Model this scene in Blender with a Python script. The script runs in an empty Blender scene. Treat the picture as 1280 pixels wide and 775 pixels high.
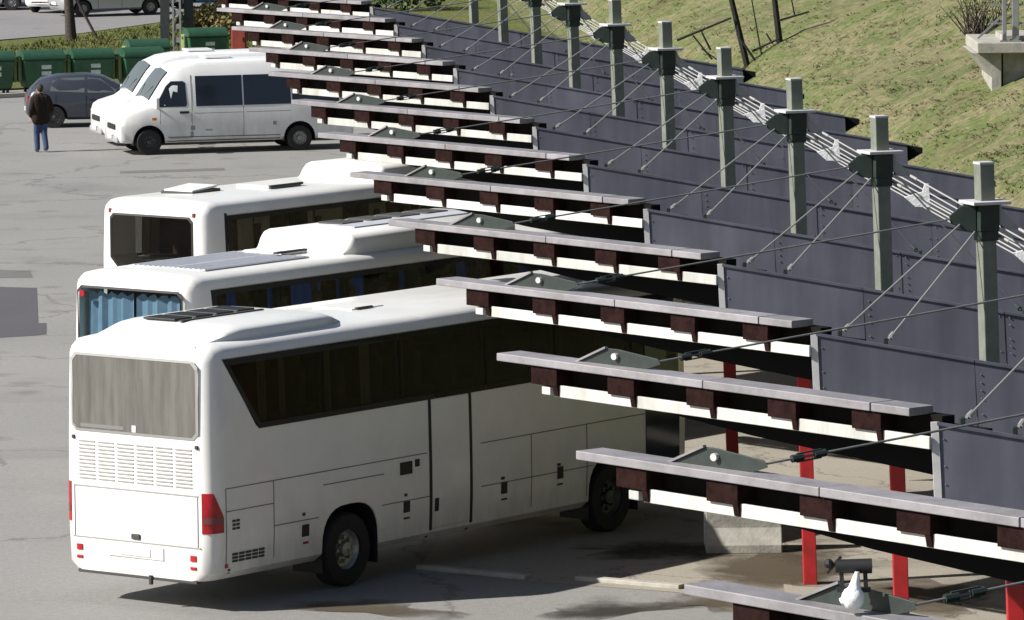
import bpy, bmesh, math, random
from mathutils import Vector, Matrix
R = math.radians
random.seed(7)
S = bpy.context.scene
COL = S.collection

# ------------------------------------------------------------------ camera
F, CH, PITCH, ROLL = 7150.0, 11.86, R(6.155), 0.0094
fwd = Vector((0, math.cos(PITCH), -math.sin(PITCH)))
rt0 = Vector((1, 0, 0)); up0 = Vector((0, math.sin(PITCH), math.cos(PITCH)))
cr_, sr_ = math.cos(ROLL), math.sin(ROLL)
rt = rt0 * cr_ - up0 * sr_; up = rt0 * sr_ + up0 * cr_
cam_d = bpy.data.cameras.new("camera"); cam = bpy.data.objects.new("camera", cam_d); COL.objects.link(cam)
cam_d.sensor_width = 36; cam_d.lens = 36 * F / 1280; cam_d.clip_start = 1; cam_d.clip_end = 3000
m = Matrix((rt, up, -fwd)).transposed().to_4x4(); m.translation = (0, 0, CH); cam.matrix_world = m
S.camera = cam

def ray(px, py):
    a, b = px - 640, py - 387.5
    X = a * cr_ - b * sr_; Y = a * sr_ + b * cr_
    return fwd * F + rt0 * X - up0 * Y
def at(px, py, z=0.0):
    d = ray(px, py); k = (z - CH) / d.z
    return Vector((d.x * k, d.y * k, z))

# ------------------------------------------------------------------ light
SUN_AZ = math.atan2(-0.955, -0.29)       # towards the sun: left, a little behind the viewer
SUN_EL = R(37)
w = bpy.data.worlds.new("World"); S.world = w; w.use_nodes = True
nt = w.node_tree; bg = nt.nodes["Background"]
sky = nt.nodes.new("ShaderNodeTexSky"); sky.sky_type = 'NISHITA'; sky.sun_disc = False
sky.sun_elevation = SUN_EL; sky.sun_rotation = SUN_AZ; sky.air_density = 1.0; sky.dust_density = 1.5
nt.links.new(sky.outputs[0], bg.inputs[0]); bg.inputs[1].default_value = 0.05
sd = bpy.data.lights.new("sun", 'SUN'); sd.energy = 5.0; sd.angle = R(0.5); sd.color = (1.0, 0.955, 0.88)
so = bpy.data.objects.new("sun", sd); COL.objects.link(so)
tosun = Vector((math.sin(SUN_AZ) * math.cos(SUN_EL), math.cos(SUN_AZ) * math.cos(SUN_EL), math.sin(SUN_EL)))
so.rotation_euler = tosun.to_track_quat('Z', 'Y').to_euler()
S.view_settings.view_transform = 'Standard'; S.view_settings.look = 'None'
S.view_settings.exposure = 0.66; S.view_settings.gamma = 1.0
S.render.engine = 'CYCLES'; S.cycles.max_bounces = 6; S.cycles.transparent_max_bounces = 10

# ------------------------------------------------------------------ materials
def lk(t, a, b): t.links.new(a, b)
def mat(name, col, rough=.5, metal=0, var=.0, scale=4, bump=0, bscale=30, col2=None, spec=.5, coat=0, streak=None, rnd=0, grime=0):
    M = bpy.data.materials.new(name); M.use_nodes = True; t = M.node_tree; b = t.nodes["Principled BSDF"]
    b.inputs['Base Color'].default_value = (*col, 1); b.inputs['Roughness'].default_value = rough
    b.inputs['Metallic'].default_value = metal; b.inputs['Specular IOR Level'].default_value = spec
    if coat: b.inputs['Coat Weight'].default_value = coat; b.inputs['Coat Roughness'].default_value = .08
    g = t.nodes.new("ShaderNodeNewGeometry")
    if var or col2:
        n = t.nodes.new("ShaderNodeTexNoise"); n.inputs['Scale'].default_value = scale; n.inputs['Detail'].default_value = 6
        n.inputs['Roughness'].default_value = .65
        if streak:
            mp = t.nodes.new("ShaderNodeMapping"); mp.inputs['Scale'].default_value = streak
            lk(t, g.outputs['Position'], mp.inputs[0]); lk(t, mp.outputs[0], n.inputs['Vector'])
        else: lk(t, g.outputs['Position'], n.inputs['Vector'])
        r = t.nodes.new("ShaderNodeValToRGB")
        c2 = col2 or tuple(max(0, c * (1 - var)) for c in col)
        r.color_ramp.elements[0].color = (*c2, 1); r.color_ramp.elements[1].color = (*col, 1)
        r.color_ramp.elements[0].position = .32; r.color_ramp.elements[1].position = .62
        lk(t, n.outputs[0], r.inputs[0]); lk(t, r.outputs[0], b.inputs['Base Color'])
    src = b.inputs['Base Color'].links[0].from_socket if b.inputs['Base Color'].links else None
    def colsock():
        if src is not None: return src
        rgb = t.nodes.new("ShaderNodeRGB"); rgb.outputs[0].default_value = (*col, 1); return rgb.outputs[0]
    if grime:
        sx = t.nodes.new("ShaderNodeSeparateXYZ"); lk(t, g.outputs['Position'], sx.inputs[0])
        mr = t.nodes.new("ShaderNodeMapRange"); mr.inputs[1].default_value = 1.5; mr.inputs[2].default_value = .25; mr.inputs[3].default_value = .0; mr.inputs[4].default_value = 1; lk(t, sx.outputs[2], mr.inputs[0])
        gn = t.nodes.new("ShaderNodeTexNoise"); gn.inputs['Scale'].default_value = 2.2; gn.inputs['Detail'].default_value = 8; gn.inputs['Roughness'].default_value = .7
        gm = t.nodes.new("ShaderNodeMapping"); gm.inputs['Scale'].default_value = (1, 1, .35); lk(t, g.outputs['Position'], gm.inputs[0]); lk(t, gm.outputs[0], gn.inputs['Vector'])
        gr = t.nodes.new("ShaderNodeMapRange"); gr.inputs[1].default_value = .35; gr.inputs[2].default_value = .75; lk(t, gn.outputs[0], gr.inputs[0])
        m1 = t.nodes.new("ShaderNodeMath"); m1.operation = 'MULTIPLY'; lk(t, mr.outputs[0], m1.inputs[0]); lk(t, gr.outputs[0], m1.inputs[1])
        m2 = t.nodes.new("ShaderNodeMath"); m2.operation = 'MULTIPLY'; m2.inputs[1].default_value = grime; lk(t, m1.outputs[0], m2.inputs[0])
        gx = t.nodes.new("ShaderNodeMix"); gx.data_type = 'RGBA'; gx.inputs['B'].default_value = (.30, .27, .23, 1)
        lk(t, m2.outputs[0], gx.inputs['Factor']); lk(t, colsock(), gx.inputs['A']); src = gx.outputs['Result']; lk(t, src, b.inputs['Base Color'])
    if rnd:
        oi = t.nodes.new("ShaderNodeObjectInfo"); rr = t.nodes.new("ShaderNodeMapRange"); rr.inputs[3].default_value = 1 - rnd; rr.inputs[4].default_value = 1 + rnd; lk(t, oi.outputs['Random'], rr.inputs[0])
        vm = t.nodes.new("ShaderNodeVectorMath"); vm.operation = 'SCALE'; lk(t, colsock(), vm.inputs[0]); lk(t, rr.outputs[0], vm.inputs['Scale']); lk(t, vm.outputs[0], b.inputs['Base Color'])
    if bump:
        n2 = t.nodes.new("ShaderNodeTexNoise"); n2.inputs['Scale'].default_value = bscale; n2.inputs['Detail'].default_value = 5
        lk(t, g.outputs['Position'], n2.inputs['Vector'])
        bp = t.nodes.new("ShaderNodeBump"); bp.inputs['Strength'].default_value = bump; bp.inputs['Distance'].default_value = .02
        lk(t, n2.outputs[0], bp.inputs['Height']); lk(t, bp.outputs[0], b.inputs['Normal'])
    return M
def glass(name, tint, rough=.03, refl=.12):
    M = bpy.data.materials.new(name); M.use_nodes = True; t = M.node_tree
    for n in list(t.nodes):
        if n.type == 'BSDF_PRINCIPLED': t.nodes.remove(n)
    out = [n for n in t.nodes if n.type == 'OUTPUT_MATERIAL'][0]
    tr = t.nodes.new("ShaderNodeBsdfTransparent"); tr.inputs[0].default_value = (*tint, 1)
    gl = t.nodes.new("ShaderNodeBsdfGlossy"); gl.inputs['Roughness'].default_value = rough
    lw = t.nodes.new("ShaderNodeLayerWeight"); lw.inputs[0].default_value = .5
    pw = t.nodes.new("ShaderNodeMath"); pw.operation = 'POWER'; pw.inputs[1].default_value = 5; lk(t, lw.outputs['Facing'], pw.inputs[0])
    ma = t.nodes.new("ShaderNodeMath"); ma.operation = 'MULTIPLY_ADD'; ma.inputs[1].default_value = .95; ma.inputs[2].default_value = .010; lk(t, pw.outputs[0], ma.inputs[0])
    mx = t.nodes.new("ShaderNodeMixShader")
    lk(t, ma.outputs[0], mx.inputs[0]); lk(t, tr.outputs[0], mx.inputs[1]); lk(t, gl.outputs[0], mx.inputs[2])
    lk(t, mx.outputs[0], out.inputs[0]); return M

M = {}
M['bus_white'] = mat('bus_white', (.80, .80, .79), .30, var=.08, scale=1.5, coat=.3, grime=.75)
M['bus_white2'] = mat('bus_white_warm', (.79, .79, .77), .33, var=.08, scale=1.2, coat=.2, grime=.7)
M['van_white'] = mat('van_white', (.80, .81, .82), .3, var=.05, scale=1.5, coat=.3, grime=.7)
M['roof_grey'] = mat('roof_rib_grey', (.46, .48, .54), .5, var=.1)
M['black'] = mat('black_rubber', (.012, .012, .013), .6)
M['seam_mid'] = mat('panel_gap', (.17, .17, .165), .8)
M['seam'] = mat('dark_seam', (.05, .05, .05), .8)
M['seam_light'] = mat('pale_seam', (.30, .30, .29), .8)
M['tyre'] = mat('tyre_rubber', (.02, .02, .021), .85, var=.3, scale=20)
M['rim'] = mat('wheel_rim', (.38, .38, .38), .45, metal=.7, var=.3, scale=15)
M['rim_dark'] = mat('steel_wheel', (.10, .10, .105), .5, metal=.4, var=.3, scale=15)
M['glass'] = glass('tinted_glass', (.56, .55, .53), .16)
M['glass_clear'] = glass('clear_glass', (.72, .77, .78))
M['glass_mid'] = glass('mid_glass', (.72, .74, .74))
M['glass_dark'] = mat('dark_glass', (.016, .02, .03), .07, spec=.6)
M['glass_dust'] = mat('dusty_rear_glass', (.150, .146, .132), .42, col2=(.095, .092, .086), scale=1.0, streak=(9, 9, .8), spec=.35)
M['taillight'] = mat('red_lamp', (.42, .012, .02), .2, var=.5, scale=8)
M['lamp_smoke'] = mat('smoked_lens', (.16, .05, .05), .2)
M['amber'] = mat('amber_lamp', (.6, .2, .02), .25)
M['lamp'] = mat('headlamp', (.7, .72, .75), .12, metal=.3)
M['plate'] = mat('number_plate', (.62, .62, .6), .5, col2=(.48, .48, .47), scale=16)
M['seat'] = mat('seat_cloth', (.05, .035, .03), .9, col2=(.15, .07, .04), scale=3)
M['seat_red'] = mat('seat_cloth_red', (.10, .02, .02), .9, var=.4)
M['interior'] = mat('interior_trim', (.12, .115, .11), .8, var=.3)
M['curtain'] = mat('beige_curtain', (.36, .29, .20), .9, var=.2)
M['light_block'] = mat('dark_light_block', (.016, .012, .010), .95, spec=.05, var=.3)
M['curtain_blue'] = mat('blue_curtain', (.045, .12, .48), .9, var=.3, scale=5, streak=(4, 4, .3))
M['curtain_sky'] = mat('pale_blue_curtain', (.30, .43, .58), .9, var=.15, scale=5)
M['bumper_grey'] = mat('bumper_plastic', (.30, .30, .31), .6)
M['glass_car'] = mat('car_glass', (.10, .115, .115), .06, spec=.7)
M['car_grey'] = mat('car_dark_grey', (.035, .04, .055), .3, coat=.4)
M['car_silver'] = mat('car_silver', (.42, .43, .46), .35, metal=.5, coat=.3)
M['car_white'] = mat('car_white', (.75, .75, .75), .35, coat=.3)
M['car_red'] = mat('car_red', (.38, .02, .03), .3, coat=.4)
M['car_blue'] = mat('car_blue', (.03, .15, .36), .3, coat=.4)
M['flash'] = mat('lead_grey_flashing', (.27, .26, .28), .55, metal=.1, col2=(.18, .175, .185), scale=2.6, bump=.25, bscale=14, rnd=.14)
M['flash_light'] = mat('galvanised_edge', (.55, .55, .56), .5, var=.2, scale=5)
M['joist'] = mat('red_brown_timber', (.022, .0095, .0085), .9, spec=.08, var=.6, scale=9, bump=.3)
M['fascia'] = mat('black_brown_timber', (.012, .010, .009), .95, spec=.08, var=.4, scale=6)
M['board'] = mat('white_gutter_board', (.52, .53, .51), .55, col2=(.36, .36, .335), scale=1.4, streak=(2.5, 2.5, .7), rnd=.18)
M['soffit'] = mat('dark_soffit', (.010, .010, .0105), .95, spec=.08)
M['rod'] = mat('galvanised_rod', (.20, .205, .20), .5, metal=.2, var=.2, scale=10)
M['rod_white'] = mat('pale_rod', (.32, .32, .31), .45, metal=.1)
M['bracket'] = mat('green_grey_steel', (.024, .034, .031), .5, var=.3, scale=9)
M['capital'] = mat('dark_green_steel', (.018, .032, .026), .55, var=.4, scale=9)
M['mast'] = mat('mast_grey_green', (.185, .20, .17), .55, col2=(.13, .15, .12), scale=5, bump=.1)
M['red_post'] = mat('red_paint', (.46, .012, .018), .5, col2=(.27, .014, .014), scale=4)
M['concrete'] = mat('rough_concrete', (.37, .36, .32), .9, col2=(.24, .23, .21), scale=3, bump=.3, bscale=20)
M['bin'] = mat('green_plastic', (.022, .10, .045), .5, var=.35, scale=5)
M['bin_lid'] = mat('dark_green_lid', (.02, .075, .04), .5, var=.3, scale=5)
M['bin_side_lit'] = mat('sunlit_olive_plastic', (.20, .26, .10), .6, var=.25, scale=5)
M['label'] = mat('white_label', (.72, .75, .72), .6, col2=(.4, .5, .45), scale=9)
M['bark'] = mat('bark', (.06, .05, .042), .95, var=.5, scale=10, bump=.6)
M['dead_wood'] = mat('black_fence_wood', (.016, .015, .014), .95, var=.4, scale=10)
M['pylon'] = mat('pylon_steel', (.03, .036, .04), .6, var=.3, scale=6)
M['pylon_mid'] = mat('pylon_concrete', (.27, .28, .29), .8, var=.3, scale=6)
M['rust_box'] = mat('red_cabinet_paint', (.30, .055, .04), .6, var=.3, scale=5)
M['jacket'] = mat('brown_black_jacket', (.026, .019, .016), .95, spec=.1, var=.3, scale=20)
M['jeans'] = mat('blue_jeans', (.035, .06, .13), .9, var=.3, scale=20)
M['skin'] = mat('skin', (.45, .27, .2), .6)
M['hair'] = mat('dark_hair', (.02, .016, .014), .8)
M['shoe'] = mat('shoe', (.08, .08, .085), .6)
M['rag'] = mat('white_plastic_bag', (.80, .81, .82), .4, bump=.5, bscale=18)
M['rail_steel'] = mat('rail_steel', (.30, .31, .32), .5, metal=.4, var=.2)
M['leaf_yellow'] = mat('yellow_leaf', (.18, .14, .05), .8, col2=(.09, .085, .03), scale=5)
M['leaf_green'] = mat('green_leaf', (.06, .10, .03), .8, col2=(.03, .05, .02), scale=5)
M['kerb'] = mat('kerb_stone', (.42, .40, .36), .85, var=.3, scale=4)

def roof_mat():
    A = mat('slate_blue_sheet', (.052, .053, .075), .5, spec=.4)
    t = A.node_tree; b = t.nodes["Principled BSDF"]; g = t.nodes.new("ShaderNodeNewGeometry")
    n = t.nodes.new("ShaderNodeTexNoise"); n.inputs['Scale'].default_value = .8; n.inputs['Detail'].default_value = 7; n.inputs['Roughness'].default_value = .6
    lk(t, g.outputs['Position'], n.inputs['Vector'])
    r = t.nodes.new("ShaderNodeValToRGB"); r.color_ramp.elements[0].color = (.080, .084, .112, 1); r.color_ramp.elements[1].color = (.112, .117, .148, 1)
    r.color_ramp.elements[0].position = .35; r.color_ramp.elements[1].position = .7
    lk(t, n.outputs[0], r.inputs[0])
    # bird droppings and lime spots
    v = t.nodes.new("ShaderNodeTexVoronoi"); v.inputs['Scale'].default_value = 1.6; mp = t.nodes.new("ShaderNodeMapping"); mp.inputs['Scale'].default_value = (1, .3, 1)
    lk(t, g.outputs['Position'], mp.inputs[0]); lk(t, mp.outputs[0], v.inputs['Vector'])
    r2 = t.nodes.new("ShaderNodeValToRGB"); r2.color_ramp.elements[0].color = (1, 1, 1, 1); r2.color_ramp.elements[1].color = (0, 0, 0, 1)
    r2.color_ramp.elements[0].position = .035; r2.color_ramp.elements[1].position = .07
    lk(t, v.outputs['Distance'], r2.inputs[0])
    n3 = t.nodes.new("ShaderNodeTexNoise"); n3.inputs['Scale'].default_value = .7; lk(t, g.outputs['Position'], n3.inputs['Vector'])
    gt = t.nodes.new("ShaderNodeMath"); gt.operation = 'GREATER_THAN'; gt.inputs[1].default_value = .52; lk(t, n3.outputs[0], gt.inputs[0])
    mu = t.nodes.new("ShaderNodeMath"); mu.operation = 'MULTIPLY'; lk(t, r2.outputs[0], mu.inputs[0]); lk(t, gt.outputs[0], mu.inputs[1])
    mx = t.nodes.new("ShaderNodeMix"); mx.data_type = 'RGBA'; mx.inputs['B'].default_value = (.22, .22, .23, 1)
    sn = t.nodes.new("ShaderNodeTexNoise"); sn.inputs['Scale'].default_value = 3; sn.inputs['Detail'].default_value = 6; sm_ = t.nodes.new("ShaderNodeMapping"); sm_.inputs['Scale'].default_value = (1.6, 1.6, .12)
    lk(t, g.outputs['Position'], sm_.inputs[0]); lk(t, sm_.outputs[0], sn.inputs['Vector'])
    sr = t.nodes.new("ShaderNodeMapRange"); sr.inputs[1].default_value = .35; sr.inputs[2].default_value = .7; sr.inputs[3].default_value = .84; sr.inputs[4].default_value = 1.14; lk(t, sn.outputs[0], sr.inputs[0])
    oi = t.nodes.new("ShaderNodeObjectInfo"); rr = t.nodes.new("ShaderNodeMapRange"); rr.inputs[3].default_value = .90; rr.inputs[4].default_value = 1.10; lk(t, oi.outputs['Random'], rr.inputs[0])
    mm_ = t.nodes.new("ShaderNodeMath"); mm_.operation = 'MULTIPLY'; lk(t, sr.outputs[0], mm_.inputs[0]); lk(t, rr.outputs[0], mm_.inputs[1])
    vm = t.nodes.new("ShaderNodeVectorMath"); vm.operation = 'SCALE'; lk(t, r.outputs[0], vm.inputs[0]); lk(t, mm_.outputs[0], vm.inputs['Scale'])
    lk(t, mu.outputs[0], mx.inputs['Factor']); lk(t, vm.outputs[0], mx.inputs['A']); lk(t, mx.outputs['Result'], b.inputs['Base Color'])
    return A
M['roof'] = roof_mat()

def ground_mat(name, base, dark, light, cracks=True, stain=.5, sc=1.0):
    A = mat(name, base, .9); t = A.node_tree; b = t.nodes["Principled BSDF"]; g = t.nodes.new("ShaderNodeNewGeometry")
    def noise(s, d=6, ro=.6, strech=None):
        n = t.nodes.new("ShaderNodeTexNoise"); n.inputs['Scale'].default_value = s * sc; n.inputs['Detail'].default_value = d; n.inputs['Roughness'].default_value = ro
        if strech:
            mp = t.nodes.new("ShaderNodeMapping"); mp.inputs['Scale'].default_value = strech; lk(t, g.outputs['Position'], mp.inputs[0]); lk(t, mp.outputs[0], n.inputs['Vector'])
        else: lk(t, g.outputs['Position'], n.inputs['Vector'])
        return n
    def ramp(n, a, ca, bb, cb):
        r = t.nodes.new("ShaderNodeValToRGB"); r.color_ramp.elements[0].position = a; r.color_ramp.elements[1].position = bb
        r.color_ramp.elements[0].color = (*ca, 1); r.color_ramp.elements[1].color = (*cb, 1); lk(t, n.outputs[0], r.inputs[0]); return r
    def mix(f, a, bcol, fac=1.0):
        x = t.nodes.new("ShaderNodeMix"); x.data_type = 'RGBA'
        mm = t.nodes.new("ShaderNodeMath"); mm.operation = 'MULTIPLY'; mm.inputs[1].default_value = fac
        lk(t, f, mm.inputs[0]); lk(t, mm.outputs[0], x.inputs['Factor']); lk(t, a, x.inputs['A'])
        if isinstance(bcol, tuple): x.inputs['B'].default_value = (*bcol, 1)
        else: lk(t, bcol, x.inputs['B'])
        return x.outputs['Result']
    big = ramp(noise(.12, 5), .35, base, .7, light)
    c = big.outputs[0]
    fine = ramp(noise(9, 6, .9), .3, (.74,) * 3, .7, (1.13,) * 3)
    mu = t.nodes.new("ShaderNodeMix"); mu.data_type = 'RGBA'; mu.blend_type = 'MULTIPLY'; mu.inputs['Factor'].default_value = 1
    lk(t, c, mu.inputs['A']); lk(t, fine.outputs[0], mu.inputs['B']); c = mu.outputs['Result']
    st = ramp(noise(.22, 7, .62), .56, (0, 0, 0), .72, (1, 1, 1)); c = mix(st.outputs[0], c, dark, stain)
    st2 = ramp(noise(.16, 6, .6, (.6, 2.2, 1)), .60, (0, 0, 0), .68, (1, 1, 1)); c = mix(st2.outputs[0], c, dark, stain * .5)
    sp = t.nodes.new("ShaderNodeTexVoronoi"); sp.inputs['Scale'].default_value = .55; n9 = noise(2.5, 4); ad9 = t.nodes.new("ShaderNodeVectorMath"); ad9.operation = 'MULTIPLY_ADD'; ad9.inputs[1].default_value = (.5,) * 3
    lk(t, n9.outputs['Color'], ad9.inputs[0]); lk(t, g.outputs['Position'], ad9.inputs[2]); lk(t, ad9.outputs[0], sp.inputs['Vector'])
    sr9 = ramp(sp, .06, (1, 1, 1), .20, (0, 0, 0)); c = mix(sr9.outputs[0], c, tuple(k * .75 for k in dark), .5)
    if cracks:
        v = t.nodes.new("ShaderNodeTexVoronoi"); v.feature = 'DISTANCE_TO_EDGE'; v.inputs['Scale'].default_value = .13 * sc
        n = noise(.7, 5); ad = t.nodes.new("ShaderNodeVectorMath"); ad.operation = 'MULTIPLY_ADD'; ad.inputs[1].default_value = (2.2,) * 3
        lk(t, n.outputs['Color'], ad.inputs[0]); lk(t, g.outputs['Position'], ad.inputs[2]); lk(t, ad.outputs[0], v.inputs['Vector'])
        cr = ramp(v, .003, (1, 1, 1), .010, (0, 0, 0)); c = mix(cr.outputs[0], c, tuple(k * .6 for k in dark), .55)
    lk(t, c, b.inputs['Base Color'])
    bp = t.nodes.new("ShaderNodeBump"); bp.inputs['Strength'].default_value = .35; bp.inputs['Distance'].default_value = .02
    lk(t, noise(25, 3).outputs[0], bp.inputs['Height']); lk(t, bp.outputs[0], b.inputs['Normal'])
    return A
M['asphalt'] = ground_mat('worn_asphalt', (.228, .226, .220), (.145, .143, .140), (.256, .253, .247), True, .6)
M['platform'] = ground_mat('stained_concrete', (.29, .265, .225), (.10, .085, .068), (.34, .31, .262), True, .8, 1.6)
M['road'] = ground_mat('road_asphalt', (.20, .195, .20), (.14, .137, .14), (.22, .215, .22), False, .4)
M['patch'] = ground_mat('dark_patch', (.075, .073, .082), (.06, .058, .066), (.088, .085, .095), False, .5)
M['patch2'] = ground_mat('grey_patch', (.14, .137, .13), (.11, .106, .10), (.16, .157, .15), False, .5)

def grass_mat(name, cols):
    A = mat(name, cols[0], .95, spec=.1); t = A.node_tree; b = t.nodes["Principled BSDF"]; g = t.nodes.new("ShaderNodeNewGeometry")
    def nz(s, d=6):
        n = t.nodes.new("ShaderNodeTexNoise"); n.inputs['Scale'].default_value = s; n.inputs['Detail'].default_value = d; n.inputs['Roughness'].default_value = .7
        lk(t, g.outputs['Position'], n.inputs['Vector']); return n
    r = t.nodes.new("ShaderNodeValToRGB"); cr = r.color_ramp
    cr.elements[0].position = .34; cr.elements[1].position = .66
    cr.elements[0].color = (*cols[0], 1); cr.elements[1].color = (*cols[-1], 1)
    for i, c in enumerate(cols[1:-1]):
        e = cr.elements.new(.34 + .32 * (i + 1) / (len(cols) - 1)); e.color = (*c, 1)
    lk(t, nz(.26, 14).outputs[0], r.inputs[0])
    r2 = t.nodes.new("ShaderNodeValToRGB"); r2.color_ramp.elements[0].color = (.55, .55, .55, 1); r2.color_ramp.elements[1].color = (1.35, 1.35, 1.3, 1)
    r2.color_ramp.elements[0].position = .3; r2.color_ramp.elements[1].position = .7
    lk(t, nz(5, 5).outputs[0], r2.inputs[0])
    mu = t.nodes.new("ShaderNodeMix"); mu.data_type = 'RGBA'; mu.blend_type = 'MULTIPLY'; mu.inputs['Factor'].default_value = 1
    lk(t, r.outputs[0], mu.inputs['A']); lk(t, r2.outputs[0], mu.inputs['B']); lk(t, mu.outputs['Result'], b.inputs['Base Color'])
    bp = t.nodes.new("ShaderNodeBump"); bp.inputs['Strength'].default_value = .8; bp.inputs['Distance'].default_value = .12
    lk(t, nz(6, 6).outputs[0], bp.inputs['Height']); lk(t, bp.outputs[0], b.inputs['Normal'])
    return A
M['hill'] = grass_mat('hill_grass', [(.10, .10, .05), (.150, .148, .075), (.120, .150, .058), (.205, .182, .11), (.110, .142, .055), (.170, .145, .092)])
M['lawn'] = grass_mat('lawn_grass', [(.09, .10, .04), (.12, .14, .045), (.16, .15, .065)])

# ------------------------------------------------------------------ mesh helpers
class MB:
    def __init__(s): s.v = []; s.f = []
    def add(s, vs, fs):
        o = len(s.v); s.v += [tuple(v) for v in vs]; s.f += [tuple(i + o for i in f) for f in fs]; return s
    def box(s, c, d, mtx=None):
        c = Vector(c); h = Vector(d) / 2; vs = []
        for x in (-1, 1):
            for y in (-1, 1):
                for z in (-1, 1):
                    p = Vector((x * h.x, y * h.y, z * h.z)); vs.append(c + (mtx @ p if mtx else p))
        return s.add(vs, [(0, 1, 3, 2), (4, 6, 7, 5), (0, 4, 5, 1), (2, 3, 7, 6), (0, 2, 6, 4), (1, 5, 7, 3)])
    def bar(s, a, b, wx, wz):
        a = Vector(a); b = Vector(b); d = (b - a); L = d.length; q = d.to_track_quat('Y', 'Z').to_matrix()
        return s.box((a + b) / 2, (wx, L, wz), q)
    def cyl(s, a, b, r, n=8, r2=None, caps=True):
        a = Vector(a); b = Vector(b); r2 = r if r2 is None else r2
        q = (b - a).to_track_quat('Z', 'Y').to_matrix(); vs = []
        for P, rr in ((a, r), (b, r2)):
            for i in range(n):
                an = 2 * math.pi * i / n; vs.append(P + q @ Vector((rr * math.cos(an), rr * math.sin(an), 0)))
        fs = [(i, (i + 1) % n, n + (i + 1) % n, n + i) for i in range(n)]
        if caps: fs += [tuple(range(n - 1, -1, -1)), tuple(range(n, 2 * n))]
        return s.add(vs, fs)
    def prism(s, poly, ext0, ext1, fn):
        """poly: list of 2D points; fn(a,b,e) -> 3D"""
        n = len(poly); vs = [fn(a, b, ext0) for a, b in poly] + [fn(a, b, ext1) for a, b in poly]
        fs = [(i, (i + 1) % n, n + (i + 1) % n, n + i) for i in range(n)] + [tuple(range(n - 1, -1, -1)), tuple(range(n, 2 * n))]
        return s.add(vs, fs)
    def ball(s, c, r, nu=10, nv=7, sc=(1, 1, 1)):
        vs = []; fs = []
        for j in range(nv + 1):
            th = math.pi * j / nv
            for i in range(nu):
                ph = 2 * math.pi * i / nu
                vs.append((c[0] + r * sc[0] * math.sin(th) * math.cos(ph), c[1] + r * sc[1] * math.sin(th) * math.sin(ph), c[2] + r * sc[2] * math.cos(th)))
        for j in range(nv):
            for i in range(nu): fs.append((j * nu + i, (j + 1) * nu + i, (j + 1) * nu + (i + 1) % nu, j * nu + (i + 1) % nu))
        return s.add(vs, fs)
    def mesh(s, name, fix=True):
        me = bpy.data.meshes.new(name); me.from_pydata(s.v, [], s.f); me.update()
        if fix:
            bm = bmesh.new(); bm.from_mesh(me); bmesh.ops.recalc_face_normals(bm, faces=bm.faces); bm.to_mesh(me); bm.free()
        return me
    def build(s, name, m, parent=None, bevel=0, smooth=None, fix=True):
        return link(name, s.mesh(name, fix), m, parent, bevel, smooth)
def link(name, me, m, parent=None, bevel=0, smooth=None):
    o = bpy.data.objects.new(name, me); COL.objects.link(o)
    if m is not None and not me.materials: me.materials.append(m)
    if parent: o.parent = parent
    if bevel:
        b = o.modifiers.new("bevel", 'BEVEL'); b.width = bevel; b.segments = 2; b.limit_method = 'ANGLE'; b.angle_limit = R(35)
    if smooth is not None: smooth_by(me, smooth)
    return o
def smooth_by(me, ang):
    bm = bmesh.new(); bm.from_mesh(me)
    for f in bm.faces: f.smooth = True
    for e in bm.edges: e.smooth = not (len(e.link_faces) == 2 and e.calc_face_angle(0) > R(ang))
    bm.to_mesh(me); bm.free()
def share(o, name=None, parent=None, loc=None):
    c = o.copy(); COL.objects.link(c)
    if name: c.name = name
    if parent: c.parent = parent
    if loc is not None: c.location = loc
    return c
def tag(o, label=None, cat=None, group=None, kind=None):
    if label: o['label'] = label
    if cat: o['category'] = cat
    if group: o['group'] = group
    if kind: o['kind'] = kind
    return o
def empty(name, loc, label, cat, group=None, rz=0):
    o = bpy.data.objects.new(name, None); COL.objects.link(o); o.location = loc; o.rotation_euler = (0, 0, rz)
    o.empty_display_size = .3
    return tag(o, label, cat, group)
def copy_tree(o, parent=None):
    c = o.copy(); COL.objects.link(c)
    if parent: c.parent = parent
    for ch in list(o.children): copy_tree(ch, c)
    return c
def bool_cut(me, cutters):
    """cut closed MBs out of a mesh; returns a new mesh"""
    o = bpy.data.objects.new("tmp", me); COL.objects.link(o); tmp = []
    for c in cutters:
        co = bpy.data.objects.new("tmpc", c.mesh("tmpc")); COL.objects.link(co); tmp.append(co)
        b = o.modifiers.new("b", 'BOOLEAN'); b.operation = 'DIFFERENCE'; b.object = co; b.solver = 'EXACT'
    bpy.context.view_layer.update()
    dg = bpy.context.evaluated_depsgraph_get(); new = bpy.data.meshes.new_from_object(o.evaluated_get(dg))
    for x in [o] + tmp: bpy.data.objects.remove(x)
    return new

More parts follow.
